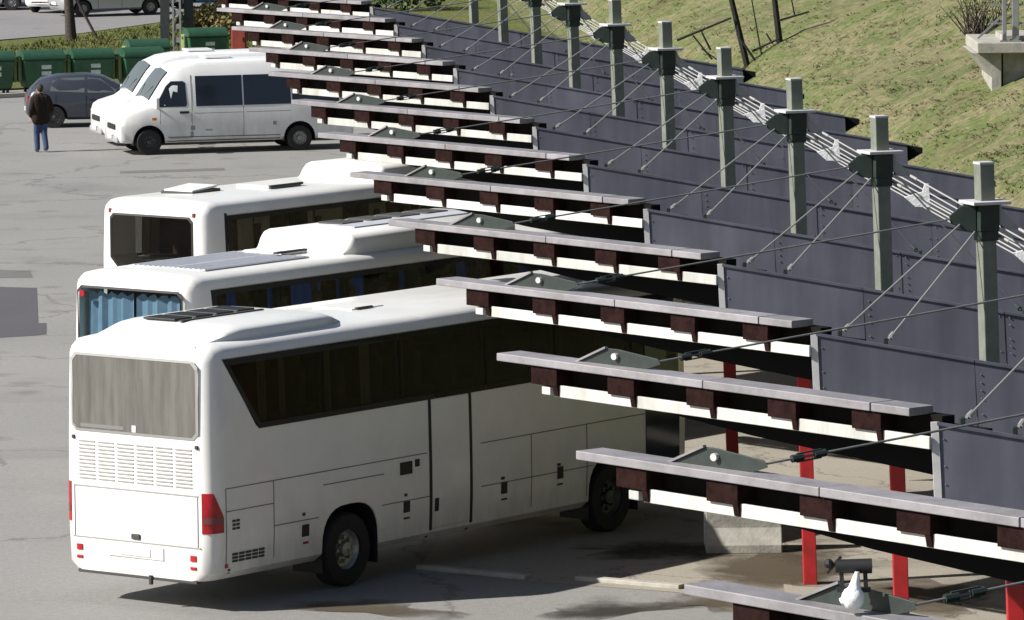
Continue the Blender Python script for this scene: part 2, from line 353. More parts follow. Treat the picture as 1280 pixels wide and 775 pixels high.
# ------------------------------------------------------------------ lofted vehicle shells (x = length from the front or rear end, y = across)
class Shell:
    def __init__(s, st): s.st = st                     # [(x, [(y,z)...half ring from bottom centre to top centre])]
    def mesh(s, name):
        mb = MB(); n = len(s.st[0][1]); ring = []
        for x, pts in s.st:
            full = [(x, y, z) for y, z in pts] + [(x, -y, z) for y, z in reversed(pts[1:-1])]
            ring.append(full)
        N = len(ring[0])
        for r in ring: mb.v += r
        for i in range(len(ring) - 1):
            for j in range(N): mb.f.append((i * N + j, i * N + (j + 1) % N, (i + 1) * N + (j + 1) % N, (i + 1) * N + j))
        mb.f.append(tuple(range(N))); mb.f.append(tuple((len(ring) - 1) * N + j for j in reversed(range(N))))
        return mb.mesh(name)
    def ring(s, x):
        st = s.st
        if x <= st[0][0]: return st[0][1]
        for (a, A), (b, B) in zip(st, st[1:]):
            if a <= x <= b:
                t = (x - a) / (b - a); return [(p[0] + (q[0] - p[0]) * t, p[1] + (q[1] - p[1]) * t) for p, q in zip(A, B)]
        return st[-1][1]
    def y(s, x, z):
        r = s.ring(x); best = None
        for (y0, z0), (y1, z1) in zip(r[1:], r[2:]):
            if z1 > z0 and z0 <= z <= z1: best = y0 + (y1 - y0) * (z - z0) / (z1 - z0)
        return best if best is not None else max(p[0] for p in r)
    def side_patch(s, poly, side, off=.008, th=.012, nsub=1):
        """thin plate following the side; poly in (x,z)"""
        xs_ = [p[0] for p in poly]; zs_ = [p[1] for p in poly]
        if len(poly) == 4 and len(set(xs_)) <= 2 and max(zs_) - min(zs_) > .25 and nsub == 1:
            lo, hi = min(zs_), max(zs_)
            return s.grid_patch(min(xs_), max(xs_), lambda x: lo, lambda x: hi, side, off, th, 1, max(2, int((hi - lo) / .12)))
        mb = MB(); P = []
        for (a, b) in zip(poly, poly[1:] + poly[:1]):
            for k in range(nsub): P.append((a[0] + (b[0] - a[0]) * k / nsub, a[1] + (b[1] - a[1]) * k / nsub))
        mb.prism(P, off, off - th, lambda x, z, e: (x, side * (s.y(x, z) + e), z)); return mb
    def grid_patch(s, x0, x1, z0, z1, side, off=.01, th=.03, nx=8, nz=4):
        """curved plate wrapping the flank; z0, z1 are functions of x"""
        mb = MB(); n = (nx + 1) * (nz + 1)
        for o_ in (off, off - th):
            for i in range(nx + 1):
                x = x0 + (x1 - x0) * i / nx
                for j in range(nz + 1):
                    z = z0(x) + (z1(x) - z0(x)) * j / nz; y = s.y(x, z); dx = (s.y(x + .01, z) - s.y(max(0, x - .01), z)) / .02
                    nn = Vector((-dx, 1, 0)).normalized(); mb.v.append((x + nn.x * o_, side * (y + nn.y * o_), z))
        q = nz + 1
        for i in range(nx):
            for j in range(nz):
                f = (i * q + j, i * q + j + 1, (i + 1) * q + j + 1, (i + 1) * q + j); mb.f.append(f); mb.f.append(tuple(reversed([k + n for k in f])))
        bd = [j for j in range(q)] + [i * q + nz for i in range(1, nx + 1)] + [nx * q + j for j in range(nz - 1, -1, -1)] + [i * q for i in range(nx - 1, 0, -1)]
        mb.f += [(bd[i], bd[(i + 1) % len(bd)], n + bd[(i + 1) % len(bd)], n + bd[i]) for i in range(len(bd))]
        return mb
    def top_patch(s, x0, x1, frac=.92, off=.008, nx=4, i0=-2):
        mb = MB(); rows = []
        for i in range(nx + 1):
            x = x0 + (x1 - x0) * i / nx; r = s.ring(x); w_, z_ = r[i0]; zc = r[-1][1]
            row = [(x, f * w_ * frac, z_ + (zc - z_) * (1 - abs(f)) + 0) for f in (-1, -.5, 0, .5, 1)]
            rows.append(row)
        vs = []
        for r in rows: vs += r
        nrm = Vector((-(rows[-1][2][2] - rows[0][2][2]), 0, rows[-1][2][0] - rows[0][2][0])).normalized()
        vs = [Vector(v) + nrm * off for v in vs]; fs = []
        for i in range(nx):
            for j in range(4): fs.append((i * 5 + j, i * 5 + j + 1, (i + 1) * 5 + j + 1, (i + 1) * 5 + j))
        mb.add(vs, fs); n = len(vs); mb.add([v - nrm * .02 for v in vs], [tuple(reversed(f)) for f in fs])
        # rim
        b = [0, 1, 2, 3, 4] + [i * 5 + 4 for i in range(1, nx + 1)] + [nx * 5 + j for j in (3, 2, 1, 0)] + [i * 5 for i in range(nx - 1, 0, -1)]
        mb.f += [(b[i], b[(i + 1) % len(b)], n + b[(i + 1) % len(b)], n + b[i]) for i in range(len(b))]
        return mb

def wheel(parent, x, y, r, wd, side, rim_mat, rim_r=.62, dual=False):
    o = bpy.data.objects.new("wheel", None); COL.objects.link(o); o.parent = parent; o.location = (x, y, r)
    t = MB(); n = 24; prof = [(.55 * r, -wd / 2), (.93 * r, -wd / 2), (r, -wd * .36), (r, wd * .36), (.93 * r, wd / 2), (.55 * r, wd / 2)]
    vs = []; fs = []; k = len(prof)
    for i in range(n):
        a = 2 * math.pi * i / n
        for rr, yy in prof: vs.append((rr * math.cos(a), yy, rr * math.sin(a)))
    for i in range(n):
        for j in range(k): fs.append((i * k + j, i * k + (j + 1) % k, ((i + 1) % n) * k + (j + 1) % k, ((i + 1) % n) * k + j))
    t.add(vs, fs); t.build("tyre", M['tyre'], o, smooth=40)
    g = MB(); prof2 = [(rim_r * r, side * wd * .46), (rim_r * r * .92, side * wd * .40), (rim_r * r * .75, side * wd * .20), (rim_r * r * .35, side * wd * .12), (rim_r * r * .30, side * wd * .42), (.01, side * wd * .46)]
    vs = []; fs = []; k = len(prof2)
    for i in range(n):
        a = 2 * math.pi * i / n
        for rr, yy in prof2: vs.append((rr * math.cos(a), yy, rr * math.sin(a)))
    for i in range(n):
        for j in range(k - 1): fs.append((i * k + j, i * k + (j + 1), ((i + 1) % n) * k + (j + 1), ((i + 1) % n) * k + j))
    g.add(vs, fs)
    for i in range(8):
        a = 2 * math.pi * i / 8; c = Vector((rim_r * r * .52 * math.cos(a), side * wd * .17, rim_r * r * .52 * math.sin(a)))
        g.cyl(c, c + Vector((0, side * .05, 0)), .03 * r / .5, 6)
    g.build("rim", rim_mat, o, smooth=35)
    return o
def arch_cutter(x, z, r, y0, y1, flat=0.0, top=None):
    mb = MB(); n = 14; pts = []
    for i in range(n + 1):
        a = math.pi * i / n; cx = math.cos(a); cz = math.sin(a)
        if flat: cx = math.copysign(abs(cx) ** flat, cx); cz = abs(cz) ** flat
        pts.append((x + r * cx, z + (top or r) * cz))
    pts = [(x + r * 1.02, -.5)] + pts + [(x - r * 1.02, -.5)]
    mb.prism(pts, y0, y1, lambda a, b, e: (a, e, b)); return mb
def arch_liner(x, z, r, ys, side, depth, flat=0, top=None):
    mb = MB(); n = 14; pts = [(x + r, .25)]
    for i in range(n + 1):
        a = math.pi * i / n; cx = math.cos(a); cz = math.sin(a)
        if flat: cx = math.copysign(abs(cx) ** flat, cx); cz = abs(cz) ** flat
        pts.append((x + r * cx, z + (top or r) * cz))
    pts.append((x - r, .25)); k = len(pts)
    vs = [(a, side * (ys - .02), b) for a, b in pts] + [(a, side * (ys - depth), b) for a, b in pts]
    mb.add(vs, [(i, i + 1, k + i + 1, k + i) for i in range(k - 1)] + [tuple(range(k, 2 * k))]); return mb

# ------------------------------------------------------------------ coach
SEAT = None
def seat_mesh():
    global SEAT
    if SEAT is None:
        mb = MB(); mb.box((0, 0, .32), (.14, .92, .64)); mb.box((-.02, .25, .70), (.12, .30, .2)); mb.box((-.02, -.25, .70), (.12, .30, .2)); mb.box((.25, 0, .05), (.45, .92, .14))
        SEAT = mb.mesh("seat"); SEAT.materials.append(M['seat'])
    return SEAT
def ring_coach(W, zb, zr, dw=0, dt=0, tum=.05):
    h = W / 2 - dw
    return [(0, zb), (h - .14, zb), (h - .02, zb + .10), (h, zb + .55), (h, 1.45), (h - .012, 2.2), (h - tum, zr - .19 - dt), (h - tum - .03, zr - .11 - dt), (h - tum - .09, zr - .05 - dt), (h - tum - .24, zr - .015 - dt), (0, zr + .02 - dt)]
def coach(loc, yaw, L, W, zr, label, cfg):
    """x runs from the rear (0) to the front (L); +y is the left flank, -y the flank with the doors"""
    root = empty("coach", loc, label, "bus", "coaches parked in the bays", math.pi / 2 - yaw)
    zb = .42; wm = cfg['paint']
    sh = Shell([(0.0, ring_coach(W, zb, zr, .20, .22)), (.035, ring_coach(W, zb, zr, .11, .12)), (.10, ring_coach(W, zb, zr, .045, .05)), (.22, ring_coach(W, zb, zr, .008, .01)),
                (.4, ring_coach(W, zb, zr)), (L * .5, ring_coach(W, zb, zr)), (L - .5, ring_coach(W, zb, zr)), (L - .2, ring_coach(W, zb, zr, .03, .03)), (L - .05, ring_coach(W, zb, zr, .12, .12)), (L, ring_coach(W, zb, zr, .22, .25))])
    body = sh.mesh("body")
    cut = []
    band = cfg['band']                                           # polygon in (x,z) of the window band
    bm_ = MB(); bm_.prism(band, -W, W, lambda a, b, e: (a, e, b)); cut.append(bm_)
    rw = cfg['rear_win']                                         # (y0,y1,z0,z1) with clipped lower corners
    def rpoly(y0, y1, z0, z1, c, ct=.08): return [(y0 + c, z0), (y1 - c, z0), (y1, z0 + c), (y1, z1 - ct), (y1 - ct, z1), (y0 + ct, z1), (y0, z1 - ct), (y0, z0 + c)]
    rp = rpoly(*rw, cfg.get('rw_clip', .06))
    if cfg['rear_glass'] != 'glass_dust':
        c2 = MB(); c2.prism(rp, -.3, .62, lambda a, b, e: (e, a, b)); cut.append(c2)
    axles = cfg['axles']
    for ax in axles:
        for sd_ in (1, -1):
            cut.append(arch_cutter(ax, .55, .60, sd_ * (W / 2 - .55), sd_ * (W / 2 + .3), .72, .58))
    body = bool_cut(body, cut); smooth_by(body, 32)
    link("body", body, wm, root)
    for ax in axles:
        for sd_ in (1, -1):
            arch_liner(ax, .55, .592, W / 2, sd_, .53, .72, .572).build("wheel_arch", M['black'], root)
            wheel(root, ax, sd_ * (W / 2 - .20), .50, .30, sd_, M['rim' if ax < 5 else 'rim_dark'])  # front rims darker, canopy shade put into their colour
    # cabin floor, seats, panes
    zs = min(z for x, z in band); zt = max(z for x, z in band); xs = min(x for x, z in band); xe = max(x for x, z in band)
    MB().box(((xs + xe) / 2 + .2, 0, zs + .012), (xe - xs - .5, W - .2, .012)).build("cabin_floor", M['interior'], root)
    x = xs + .9
    while x < xe - 1.2:
        for sd_ in (1, -1):
            so_ = link("seat", seat_mesh(), None, root); so_.location = (x, sd_ * .68, zs + .0)
        x += .82
    cuts = cfg['mullions']
    def inset(poly, d):
        cx = sum(p[0] for p in poly) / len(poly); cz = sum(p[1] for p in poly) / len(poly)
        return poly
    lo = zs - .03; hi = zt + .03
    # slanted rear end of the band: bottom corner is further forward
    xb = [p[0] for p in band if abs(p[1] - zs) < .06]; xt = [p[0] for p in band if abs(p[1] - zt) < .06]
    xb0, xt0 = min(xb), min(xt)
    edges = [None] + cuts + [xe]
    for sd_ in (1, -1):
        for i in range(len(edges) - 1):
            a = edges[i]; b = edges[i + 1] - .03
            if a is None: poly = [(xt0 - .05, hi), (xb0 - .02, lo + .08), (xb0 + .05, lo), (b, lo), (b, hi)]
            else: poly = [(a + .0, hi), (a + .0, lo), (b, lo), (b, hi)]
            sh.side_patch(poly, sd_, .010, .012).build("side_window", M[cfg['side_glass']], root)
        for i, cx in enumerate(cuts):                            # pillars behind the glass joints
            p = [(cx - .07, zs - .01), (cx + .06, zs - .01), (cx + .06, zt + .01), (cx - .07, zt + .01)]
            sh.side_patch(p, sd_, -.006, .07).build("pillar", M['black'], root)
        # dark band border around the glass
        top = [(xt0 - .02, hi - .01), (xe, hi - .01), (xe, hi - .09), (xt0 + .02, hi - .09)]
        sh.side_patch(top, sd_, .014, .016).build("window_trim", M['black'], root)
        bot = [(xb0, lo + .07), (xe, lo + .07), (xe, lo), (xb0 + .04, lo)]
        sh.side_patch(bot, sd_, .014, .016).build("window_trim", M['black'], root)
        bk = [(xt0 - .05, hi), (xb0 - .02, lo + .08), (xb0 + .09, lo + .06), (xt0 + .06, hi - .06)]
        sh.side_patch(bk, sd_, .014, .016).build("window_trim", M['black'], root)
        for (cx, wdt, cm) in cfg.get('curtains', []) + (cfg.get('far_light_blocks', []) if sd_ > 0 else []):  # far-side dark sheets are added to stop light shining through the cabin
            mb = MB(); n = 10; vs = []
            for j in range(n + 1):
                yy = sd_ * (W / 2 - .14 + .025 * math.sin(j * 2.3))
                vs += [(cx + wdt * j / n, yy, zs + .03), (cx + wdt * j / n, yy - sd_ * .03, zt - .03)]
            mb.add(vs, [(2 * j, 2 * j + 2, 2 * j + 3, 2 * j + 1) for j in range(n)])
            mb.build("curtain", M[cm], root, fix=False)
    # rear window
    g = MB(); g.prism(rp, -.012, .004, lambda a, b, e: (e, a, b)); g.build("rear_window", M[cfg['rear_glass']], root)
    rim_o = rpoly(rw[0] - .035, rw[1] + .035, rw[2] - .035, rw[3] + .035, cfg.get('rw_clip', .06) + .01); fr = MB(); k = len(rp)
    fr.add([(-.008, a, b) for a, b in rim_o] + [(-.017, a, b) for a, b in rp], [(i, (i + 1) % k, k + (i + 1) % k, k + i) for i in range(k)])
    fr.build("window_seal", M['black' if cfg['rear_glass'] != 'glass_dust' else 'seam_light'], root)
    if 'rear_curtain' in cfg:
        mb = MB(); n = 26; vs = []
        y0, y1, z0, z1 = rw
        for j in range(n + 1):
            yy = y0 + .16 + (y1 - y0 - .24) * j / n; xx = .13 + .03 * math.sin(j * 1.9) + .012 * math.sin(j * 5.1)
            vs += [(xx, yy, z0 + .02), (xx + .02, yy, z1 - .06 - .05 * (j % 3 == 0))]
        mb.add(vs, [(2 * j, 2 * j + 2, 2 * j + 3, 2 * j + 1) for j in range(n) if j not in (12,)])
        mb.build("curtain", M[cfg['rear_curtain']], root, fix=False)
    return root, sh

def louvre_block(mb, y0, y1, z0, z1, nr, nc, x=-.006):
    dz = (z1 - z0) / nr; dy = (y1 - y0) / nc
    for i in range(nr):
        for j in range(nc):
            mb.box((x, y0 + dy * (j + .5), z0 + dz * (i + .5)), (.012, dy * .84, dz * .34))

# =================================================================== THE SETTING
def sheet(name, pts, z, m, kind='structure', label=None):
    mb = MB(); mb.add([(x, y, z) for x, y in pts], [tuple(range(len(pts)))])
    o = mb.build(name, m, fix=False); me = o.data
    if me.polygons[0].normal.z < 0:
        me.flip_normals()
    o['kind'] = kind
    return o
sheet("ground", [(-900, -100), (900, -100), (900, 1800), (-900, 1800)], 0, M['asphalt'])
# bus platform: concrete apron under the canopy
def pt(px, py, z=0): p = at(px, py, z); return (p.x, p.y)
# bus bay apron (concrete), left edge runs under the bay fronts
sheet("platform", [pt(520, 716), pt(850, 741), (8, 60), (22, 40), (40, 70), (20, 125), (3.2, 125)], .004, M['platform'])
# darker flat patches on the yard surface
sheet("yard_patch", [pt(-30, 358), pt(46, 360), pt(48, 404), pt(58, 404), pt(58, 418), pt(40, 420), pt(-30, 424)], .004, M['patch'])
sheet("yard_patch", [pt(-30, 336), pt(38, 339), pt(41, 347), pt(-30, 348)], .004, M['patch2'])
sheet("yard_patch", [pt(150, 214), pt(280, 210), pt(282, 213), pt(150, 217)], .004, M['patch2'])
# hill rising behind the canopy
def base_x(y): return 15.5 + (y - 50) * (-.098)
def nz(x, y): return .25 * math.sin(x * .7 + y * .31) + .18 * math.sin(x * 1.7 - y * .53 + 1) + .1 * math.sin(x * 3.1 + y * 1.3)
def hill_h(x, y):
    d = x - base_x(y)
    if d <= 0: return -.05
    s = min(1, d / 3)
    return d * .42 * s + nz(x, y) * .5 * s
mb = MB(); nx, ny = 70, 130; vs = []
for j in range(ny + 1):
    y = 40 + 330 * (j / ny) ** 1.15
    for i in range(nx + 1):
        x = base_x(y) - .5 + 95 * (i / nx) ** 1.7
        vs.append((x, y, hill_h(x, y)))
mb.add(vs, [(j * (nx + 1) + i, j * (nx + 1) + i + 1, (j + 1) * (nx + 1) + i + 1, (j + 1) * (nx + 1) + i) for j in range(ny) for i in range(nx)])
hill = mb.build("hill", M['hill'], smooth=60, fix=False); hill['kind'] = 'structure'
def hillhit(px, py):
    d = ray(px, py).normalized(); t = 60
    while t < 400:
        p = Vector((0, 0, CH)) + d * t
        if p.z < max(0, hill_h(p.x, p.y)): return p
        t += .1
    return p
# lawn and road far left
lawn_pts = [pt(-60, 116), pt(300, 100), pt(420, 60), (9, 175), (2, 300), (-4, 300), pt(560, -30), pt(330, -10), pt(200, 30), pt(100, 44), pt(-60, 58)]
sheet("lawn", lawn_pts, .05, M['lawn'])
sheet("road", [pt(-80, 58), pt(100, 43.5), pt(200, 29.5), pt(330, -11), pt(300, -90), pt(-200, -90), pt(-200, 62)], .054, M['road'])
kb = MB(); a = at(-30, 124); b = at(300, 108); kb.bar(a + Vector((0, 0, .06)), b + Vector((0, 0, .06)), .25, .14)
kb.build("kerb", M['kerb'])['kind'] = 'structure'
# kerb lines in the bay
kb = MB()
for A_, B_ in (((524, 711), (660, 724)), ((722, 725), (852, 736))):
    a = at(*A_); b = at(*B_); kb.bar(a + Vector((0, 0, .03)), b + Vector((0, 0, .03)), .16, .06)
kb.build("kerb_strip", M['kerb'], bevel=.01)['kind'] = 'structure'

# stains soaked into the apron
def stain(px, py, rx, ry, m, seed, rot=0):
    rnd_ = random.Random(seed); p = at(px, py); n = 26; rx *= 1.7; ry *= 1.7; pts_ = []
    for i in range(n):
        a = 2 * math.pi * i / n; k = 1 + .28 * math.sin(3 * a + seed) + .18 * math.sin(5 * a + 2 * seed) + rnd_.uniform(-.12, .12)
        x, y = rx * k * math.cos(a), ry * k * math.sin(a); pts_.append((p.x + x * math.cos(rot) - y * math.sin(rot), p.y + x * math.sin(rot) + y * math.cos(rot)))
    sheet("oil_stain", pts_, .009 + .004 * (seed % 3), m)
def stain_mat(name, col, seed):
    A = mat(name, col, .7); t = A.node_tree; b = t.nodes["Principled BSDF"]; tc = t.nodes.new("ShaderNodeTexCoord")
    sb = t.nodes.new("ShaderNodeVectorMath"); sb.operation = 'SUBTRACT'; sb.inputs[1].default_value = (.5, .5, 0); lk(t, tc.outputs['Generated'], sb.inputs[0])
    ml = t.nodes.new("ShaderNodeVectorMath"); ml.operation = 'MULTIPLY'; ml.inputs[1].default_value = (2, 2, 0); lk(t, sb.outputs[0], ml.inputs[0])
    ln = t.nodes.new("ShaderNodeVectorMath"); ln.operation = 'LENGTH'; lk(t, ml.outputs[0], ln.inputs[0])
    g = t.nodes.new("ShaderNodeNewGeometry"); n = t.nodes.new("ShaderNodeTexNoise"); n.inputs['Scale'].default_value = 1.1; n.inputs['Detail'].default_value = 9; n.inputs['Roughness'].default_value = .68; lk(t, g.outputs['Position'], n.inputs['Vector'])
    ad = t.nodes.new("ShaderNodeMath"); ad.operation = 'MULTIPLY_ADD'; ad.inputs[1].default_value = 1.5; lk(t, n.outputs[0], ad.inputs[0]); lk(t, ln.outputs['Value'], ad.inputs[2])
    mr = t.nodes.new("ShaderNodeMapRange"); mr.inputs[1].default_value = 1.55; mr.inputs[2].default_value = .95; mr.inputs[3].default_value = 0; mr.inputs[4].default_value = .85; lk(t, ad.outputs[0], mr.inputs[0])
    lk(t, mr.outputs[0], b.inputs['Alpha']); return A
M['stain_dark'] = stain_mat('oil_dark', (.03, .027, .023), 1)
M['stain_brown'] = stain_mat('oil_brown', (.085, .066, .043), 2)
for a_ in ((835, 686, .95, .75, 'stain_dark', 1, .2), (945, 716, .75, 1.5, 'stain_brown', 2, .1), (1010, 706, .6, 1.3, 'stain_brown', 4, -.2), (770, 762, .9, .35, 'stain_dark', 3, .6), (905, 752, .5, .6, 'stain_brown', 5, 0), (455, 760, .35, 1.0, 'stain_brown', 7, 1.0), (1150, 745, .5, 1.2, 'stain_brown', 8, .3)):
    stain(a_[0], a_[1], a_[2], a_[3], M[a_[4]], a_[5], a_[6])
# grass tufts
def tufts(name, pts, h, m, n_bl=5):
    mb = MB()
    for p in pts:
        for k in range(n_bl):
            a = random.uniform(0, 6.28); r = random.uniform(0, .16); hh = h * random.uniform(.5, 1.3)
            b = Vector((p[0] + r * math.cos(a), p[1] + r * math.sin(a), p[2])); wv = Vector((math.cos(a + 1.3), math.sin(a + 1.3), 0)) * random.uniform(.012, .03)
            tip = b + Vector((random.uniform(-.12, .12), random.uniform(-.12, .12), hh))
            mb.add([b - wv, b + wv, tip], [(0, 1, 2)])
    o = mb.build(name, m, fix=False); o['kind'] = 'stuff'; return o
pts = []
while len(pts) < 4200:
    px = random.uniform(540, 1300); py = random.uniform(-10, 250)
    if py > 20 + (px - 540) * .36: continue
    p = hillhit(px, py)
    if p.y < 330: pts.append((p.x, p.y, max(0, hill_h(p.x, p.y)) - .02))
tag(tufts("grass", pts, .06, M['hill']), "short dry grass covering the hillside beyond the canopy", "grass")
pts = []
for i in range(3000):
    px = random.uniform(-20, 420); py = random.uniform(28, 72)
    if py < 62 - px * .15: continue
    p = at(px, py); pts.append((p.x, p.y, .05))
tag(tufts("grass", pts, .14, M['lawn'], 4), "green lawn strip between the road and the bins", "grass")

# =================================================================== CANOPY BAYS
K = .854
TIP0 = Vector((.547, 49.69, CH - 7.73 * K)); STEP = Vector((-.7072, 7.792, -.0317))
EPS, CZ, CZR = 1.2, .005, .175
UK = 4.56
def yl(u): return -EPS * u if u < UK else -EPS * UK - .035 * (u - UK)
def zl(u): return -CZ * u if u < UK else -CZ * UK - .09 - CZR * (u - UK)
T = Vector((1, -EPS, -CZ)); Tn = Vector((1, -EPS, 0)).normalized(); NB = Vector((-Tn.y, Tn.x, 0))      # NB: into the wing, away from the face
def wp(u, back, z): return (T * u + NB * back + Vector((0, 0, z))) * K
def wbox(mb, u0, u1, b0, b1, z0, z1):
    vs = [wp(u, b, z) for u in (u0, u1) for b in (b0, b1) for z in (z0, z1)]
    mb.add(vs, [(0, 1, 3, 2), (4, 6, 7, 5), (0, 4, 5, 1), (2, 3, 7, 6), (0, 2, 6, 4), (1, 5, 7, 3)]); return mb
UM = 7.49; LEAN = .028
def roof_p(u, b, dz=0):                  # roof surface, b = distance behind the front edge: a level walkway, then falling away
    z = zl(u) - .012 - max(0, b - .02) * .165
    return Vector((u + .035 * b, yl(u) + b, z + dz)) * K
def face_p(u, d, off=0):                 # upright cladding of the front edge, d = distance below the edge
    return Vector((u + .045 * d, yl(u) - off, zl(u) - .03 - d)) * K

def build_bay():
    r = bpy.data.objects.new("canopy_bay", None); COL.objects.link(r); r.location = TIP0
    # cap flashing in lengths
    us = [0, 2.35, 4.12, 4.52]; gapu = .006
    for i in range(3):
        c = MB(); wbox(c, us[i] + gapu, us[i + 1] - gapu, -.01 - .004 * (i % 2), .36, -.092, 0 + .003 * (i % 2)); c.build("edge_flashing", M['flash'], r, bevel=.008)
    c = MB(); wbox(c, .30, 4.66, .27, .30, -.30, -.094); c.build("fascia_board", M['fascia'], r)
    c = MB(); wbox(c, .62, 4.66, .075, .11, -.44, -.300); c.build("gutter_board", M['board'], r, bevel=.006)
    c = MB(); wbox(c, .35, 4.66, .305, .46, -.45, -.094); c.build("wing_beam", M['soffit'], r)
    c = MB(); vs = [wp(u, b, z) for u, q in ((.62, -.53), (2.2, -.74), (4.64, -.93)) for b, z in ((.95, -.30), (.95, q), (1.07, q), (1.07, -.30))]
    c.add(vs, [(3, 2, 1, 0), (8, 9, 10, 11)] + [(o_ + i, o_ + (i + 1) % 4, o_ + 4 + (i + 1) % 4, o_ + 4 + i) for o_ in (0, 4) for i in range(4)]); c.build("shade_girder", M['soffit'], r)  # dark girder added so the shaded gaps under the wing turn black
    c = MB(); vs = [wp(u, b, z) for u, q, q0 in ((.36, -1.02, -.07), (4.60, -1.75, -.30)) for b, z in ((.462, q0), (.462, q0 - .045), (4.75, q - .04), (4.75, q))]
    c.add(vs, [(0, 1, 2, 3), (7, 6, 5, 4), (0, 4, 5, 1), (1, 5, 6, 2), (2, 6, 7, 3), (3, 7, 4, 0)]); c.build("shade_deck", M['soffit'], r)  # deep deck added, sized to keep sun off what lies below
    jm = None
    for k in range(5):
        u = .38 + .88 * k
        c = MB(); wbox(c, u, u + .30, .03, .265, -.315, -.094)
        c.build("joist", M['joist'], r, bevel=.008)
        c = MB(); P = [(.035, -.316), (.072, -.316), (.072, -.43), (.058, -.43)]
        c.prism(P, u + .25, u + .30, lambda b_, z_, e: wp(e, b_, z_)); c.build("joist_shadow", M['joist'], r)  # dark wedge drawn as the joist's shadow on the board
    # lit end block
    c = MB(); wbox(c, .48, .58, .06, .20, -.43, -.33); c.build("end_block", M['board'], r, bevel=.01)
    # upright cladding panels along the front edge
    n = 5; u0, u1 = 4.80, 14.70; HF = 1.30
    e = [u0 + (u1 - u0) * i / n for i in range(n + 1)]
    for i in range(n):
        a, b = e[i] + (.003 if i else 0), e[i + 1] - .003
        o_ = random.uniform(0, .010); t1, t2 = random.uniform(-.006, .006), random.uniform(-.006, .006)
        mbp = MB(); P = [face_p(a, 0, o_), face_p(b, 0, o_), face_p(b, HF, o_ + t1), face_p(a, HF, o_ + t2)]
        Q = [p + Vector((0, .03, 0)) for p in P]
        mbp.add(P + Q, [(0, 1, 2, 3), (7, 6, 5, 4), (0, 4, 5, 1), (1, 5, 6, 2), (2, 6, 7, 3), (3, 7, 4, 0)])
        mbp.build("cladding_panel", M['roof'], r)
    for i in range(n):
        a, b = e[i] - (.0 if i else 0), e[i + 1]
        mbp = MB(); P = [roof_p(a + .006, -.03), roof_p(b - .006, -.03), roof_p(b - .006, .02), roof_p(a + .006, .02), roof_p(b - .006, 8.3), roof_p(a + .006, 8.3)]
        Q = [p - Vector((0, 0, .03)) for p in P]
        mbp.add(P + Q, [(0, 1, 2, 3), (3, 2, 4, 5), (9, 8, 7, 6), (11, 10, 8, 9), (0, 6, 7, 1), (1, 7, 8, 2), (2, 8, 10, 4), (4, 10, 11, 5), (5, 11, 9, 3), (3, 9, 6, 0)])
        mbp.build("roof_panel", M['roof'], r)
    c = MB()                                              # screw heads along the joints
    for i in range(0, n):
        for j in range(12):
            p = face_p(e[i] + .07, .06 + 1.2 * j / 12, .016)
            if random.random() < .7: c.box(p, (.012, .010, .012))
            p = face_p(e[i] - .07, .06 + 1.2 * j / 12, .016)
            if i and random.random() < .12: c.box(p, (.010, .010, .010))
    c.build("screws", M['flash'], r)['kind'] = 'stuff'
    c = MB(); c.bar(face_p(u0 - .02, -.01, .0), face_p(u0 - .02, HF, .0), .045, .07); c.build("edge_trim", M['flash_light'], r)
    # transverse girder under the front edge, running past the sheet on the right and tapering
    c = MB(); uu = [4.85, 14.7, 15.05]; dd = [.42, .36, .10]
    vs = []
    for u, d in zip(uu, dd):
        y = yl(u) + .12
        for yy in (y, y + .35): vs += [Vector((u, yy, zl(u) - .065)) * K, Vector((u, yy, zl(u) - .065 - d)) * K]
    fs = []
    for s_ in range(2):
        o_ = s_ * 4; fs += [(o_, o_ + 1, o_ + 5, o_ + 4), (o_ + 2, o_ + 6, o_ + 7, o_ + 3), (o_, o_ + 4, o_ + 6, o_ + 2), (o_ + 1, o_ + 3, o_ + 7, o_ + 5)]
    fs += [(0, 2, 3, 1), (8, 9, 11, 10)]
    c.add(vs, fs); c.build("girder", M['soffit'], r)
    # mast (above: grey green, below the roof: red)
    um, ym = UM, .78
    zr_ = -.97
    def mp(z, du=0, dy=0): return Vector((um - LEAN * (z - zr_) + du, ym + dy, z)) * K
    rot = Matrix.Rotation(R(20), 3, 'Z')
    def mastbar(z0, z1, w_):
        mb = MB(); vs = []
        for z in (z0, z1):
            for sx, sy in ((-1, -1), (1, -1), (1, 1), (-1, 1)): vs.append(mp(z) + rot @ Vector((sx * w_ / 2, sy * w_ / 2, 0)) * K)
        mb.add(vs, [(0, 1, 2, 3), (7, 6, 5, 4), (0, 4, 5, 1), (1, 5, 6, 2), (2, 6, 7, 3), (3, 7, 4, 0)]); return mb
    ztop = zr_ + 2.38
    ms = mastbar(zr_ - .95, ztop, .215).build("mast", M['mast'], r, bevel=.01)
    c = MB(); c.box(mp(ztop + .012), (.22 * K, .22 * K, .03 * K), rot); c.build("mast_cap", M['flash_light'], ms)
    c = MB(); pz = -1.92; px_, py_ = 6.35, 2.85; pw = .105
    vs = [Vector((px_ + sx * pw - LEAN * (z - pz) , py_ + sy * pw, z)) * K for z in (-TIP0.z / K - .3, pz) for sx, sy in ((-1, -1), (1, -1), (1, 1), (-1, 1))]
    c.add(vs, [(3, 2, 1, 0), (4, 5, 6, 7)] + [(i, (i + 1) % 4, 4 + (i + 1) % 4, 4 + i) for i in range(4)]); c.build("support_post", M['red_post'], r, bevel=.01)
    c = MB(); c.bar(Vector((px_, py_ + .3, pz + .06)) * K, mp(zr_ - .95), .18, .16); c.build("mast_beam", M['soffit'], r)
    # capital
    zc = zr_ + 1.86
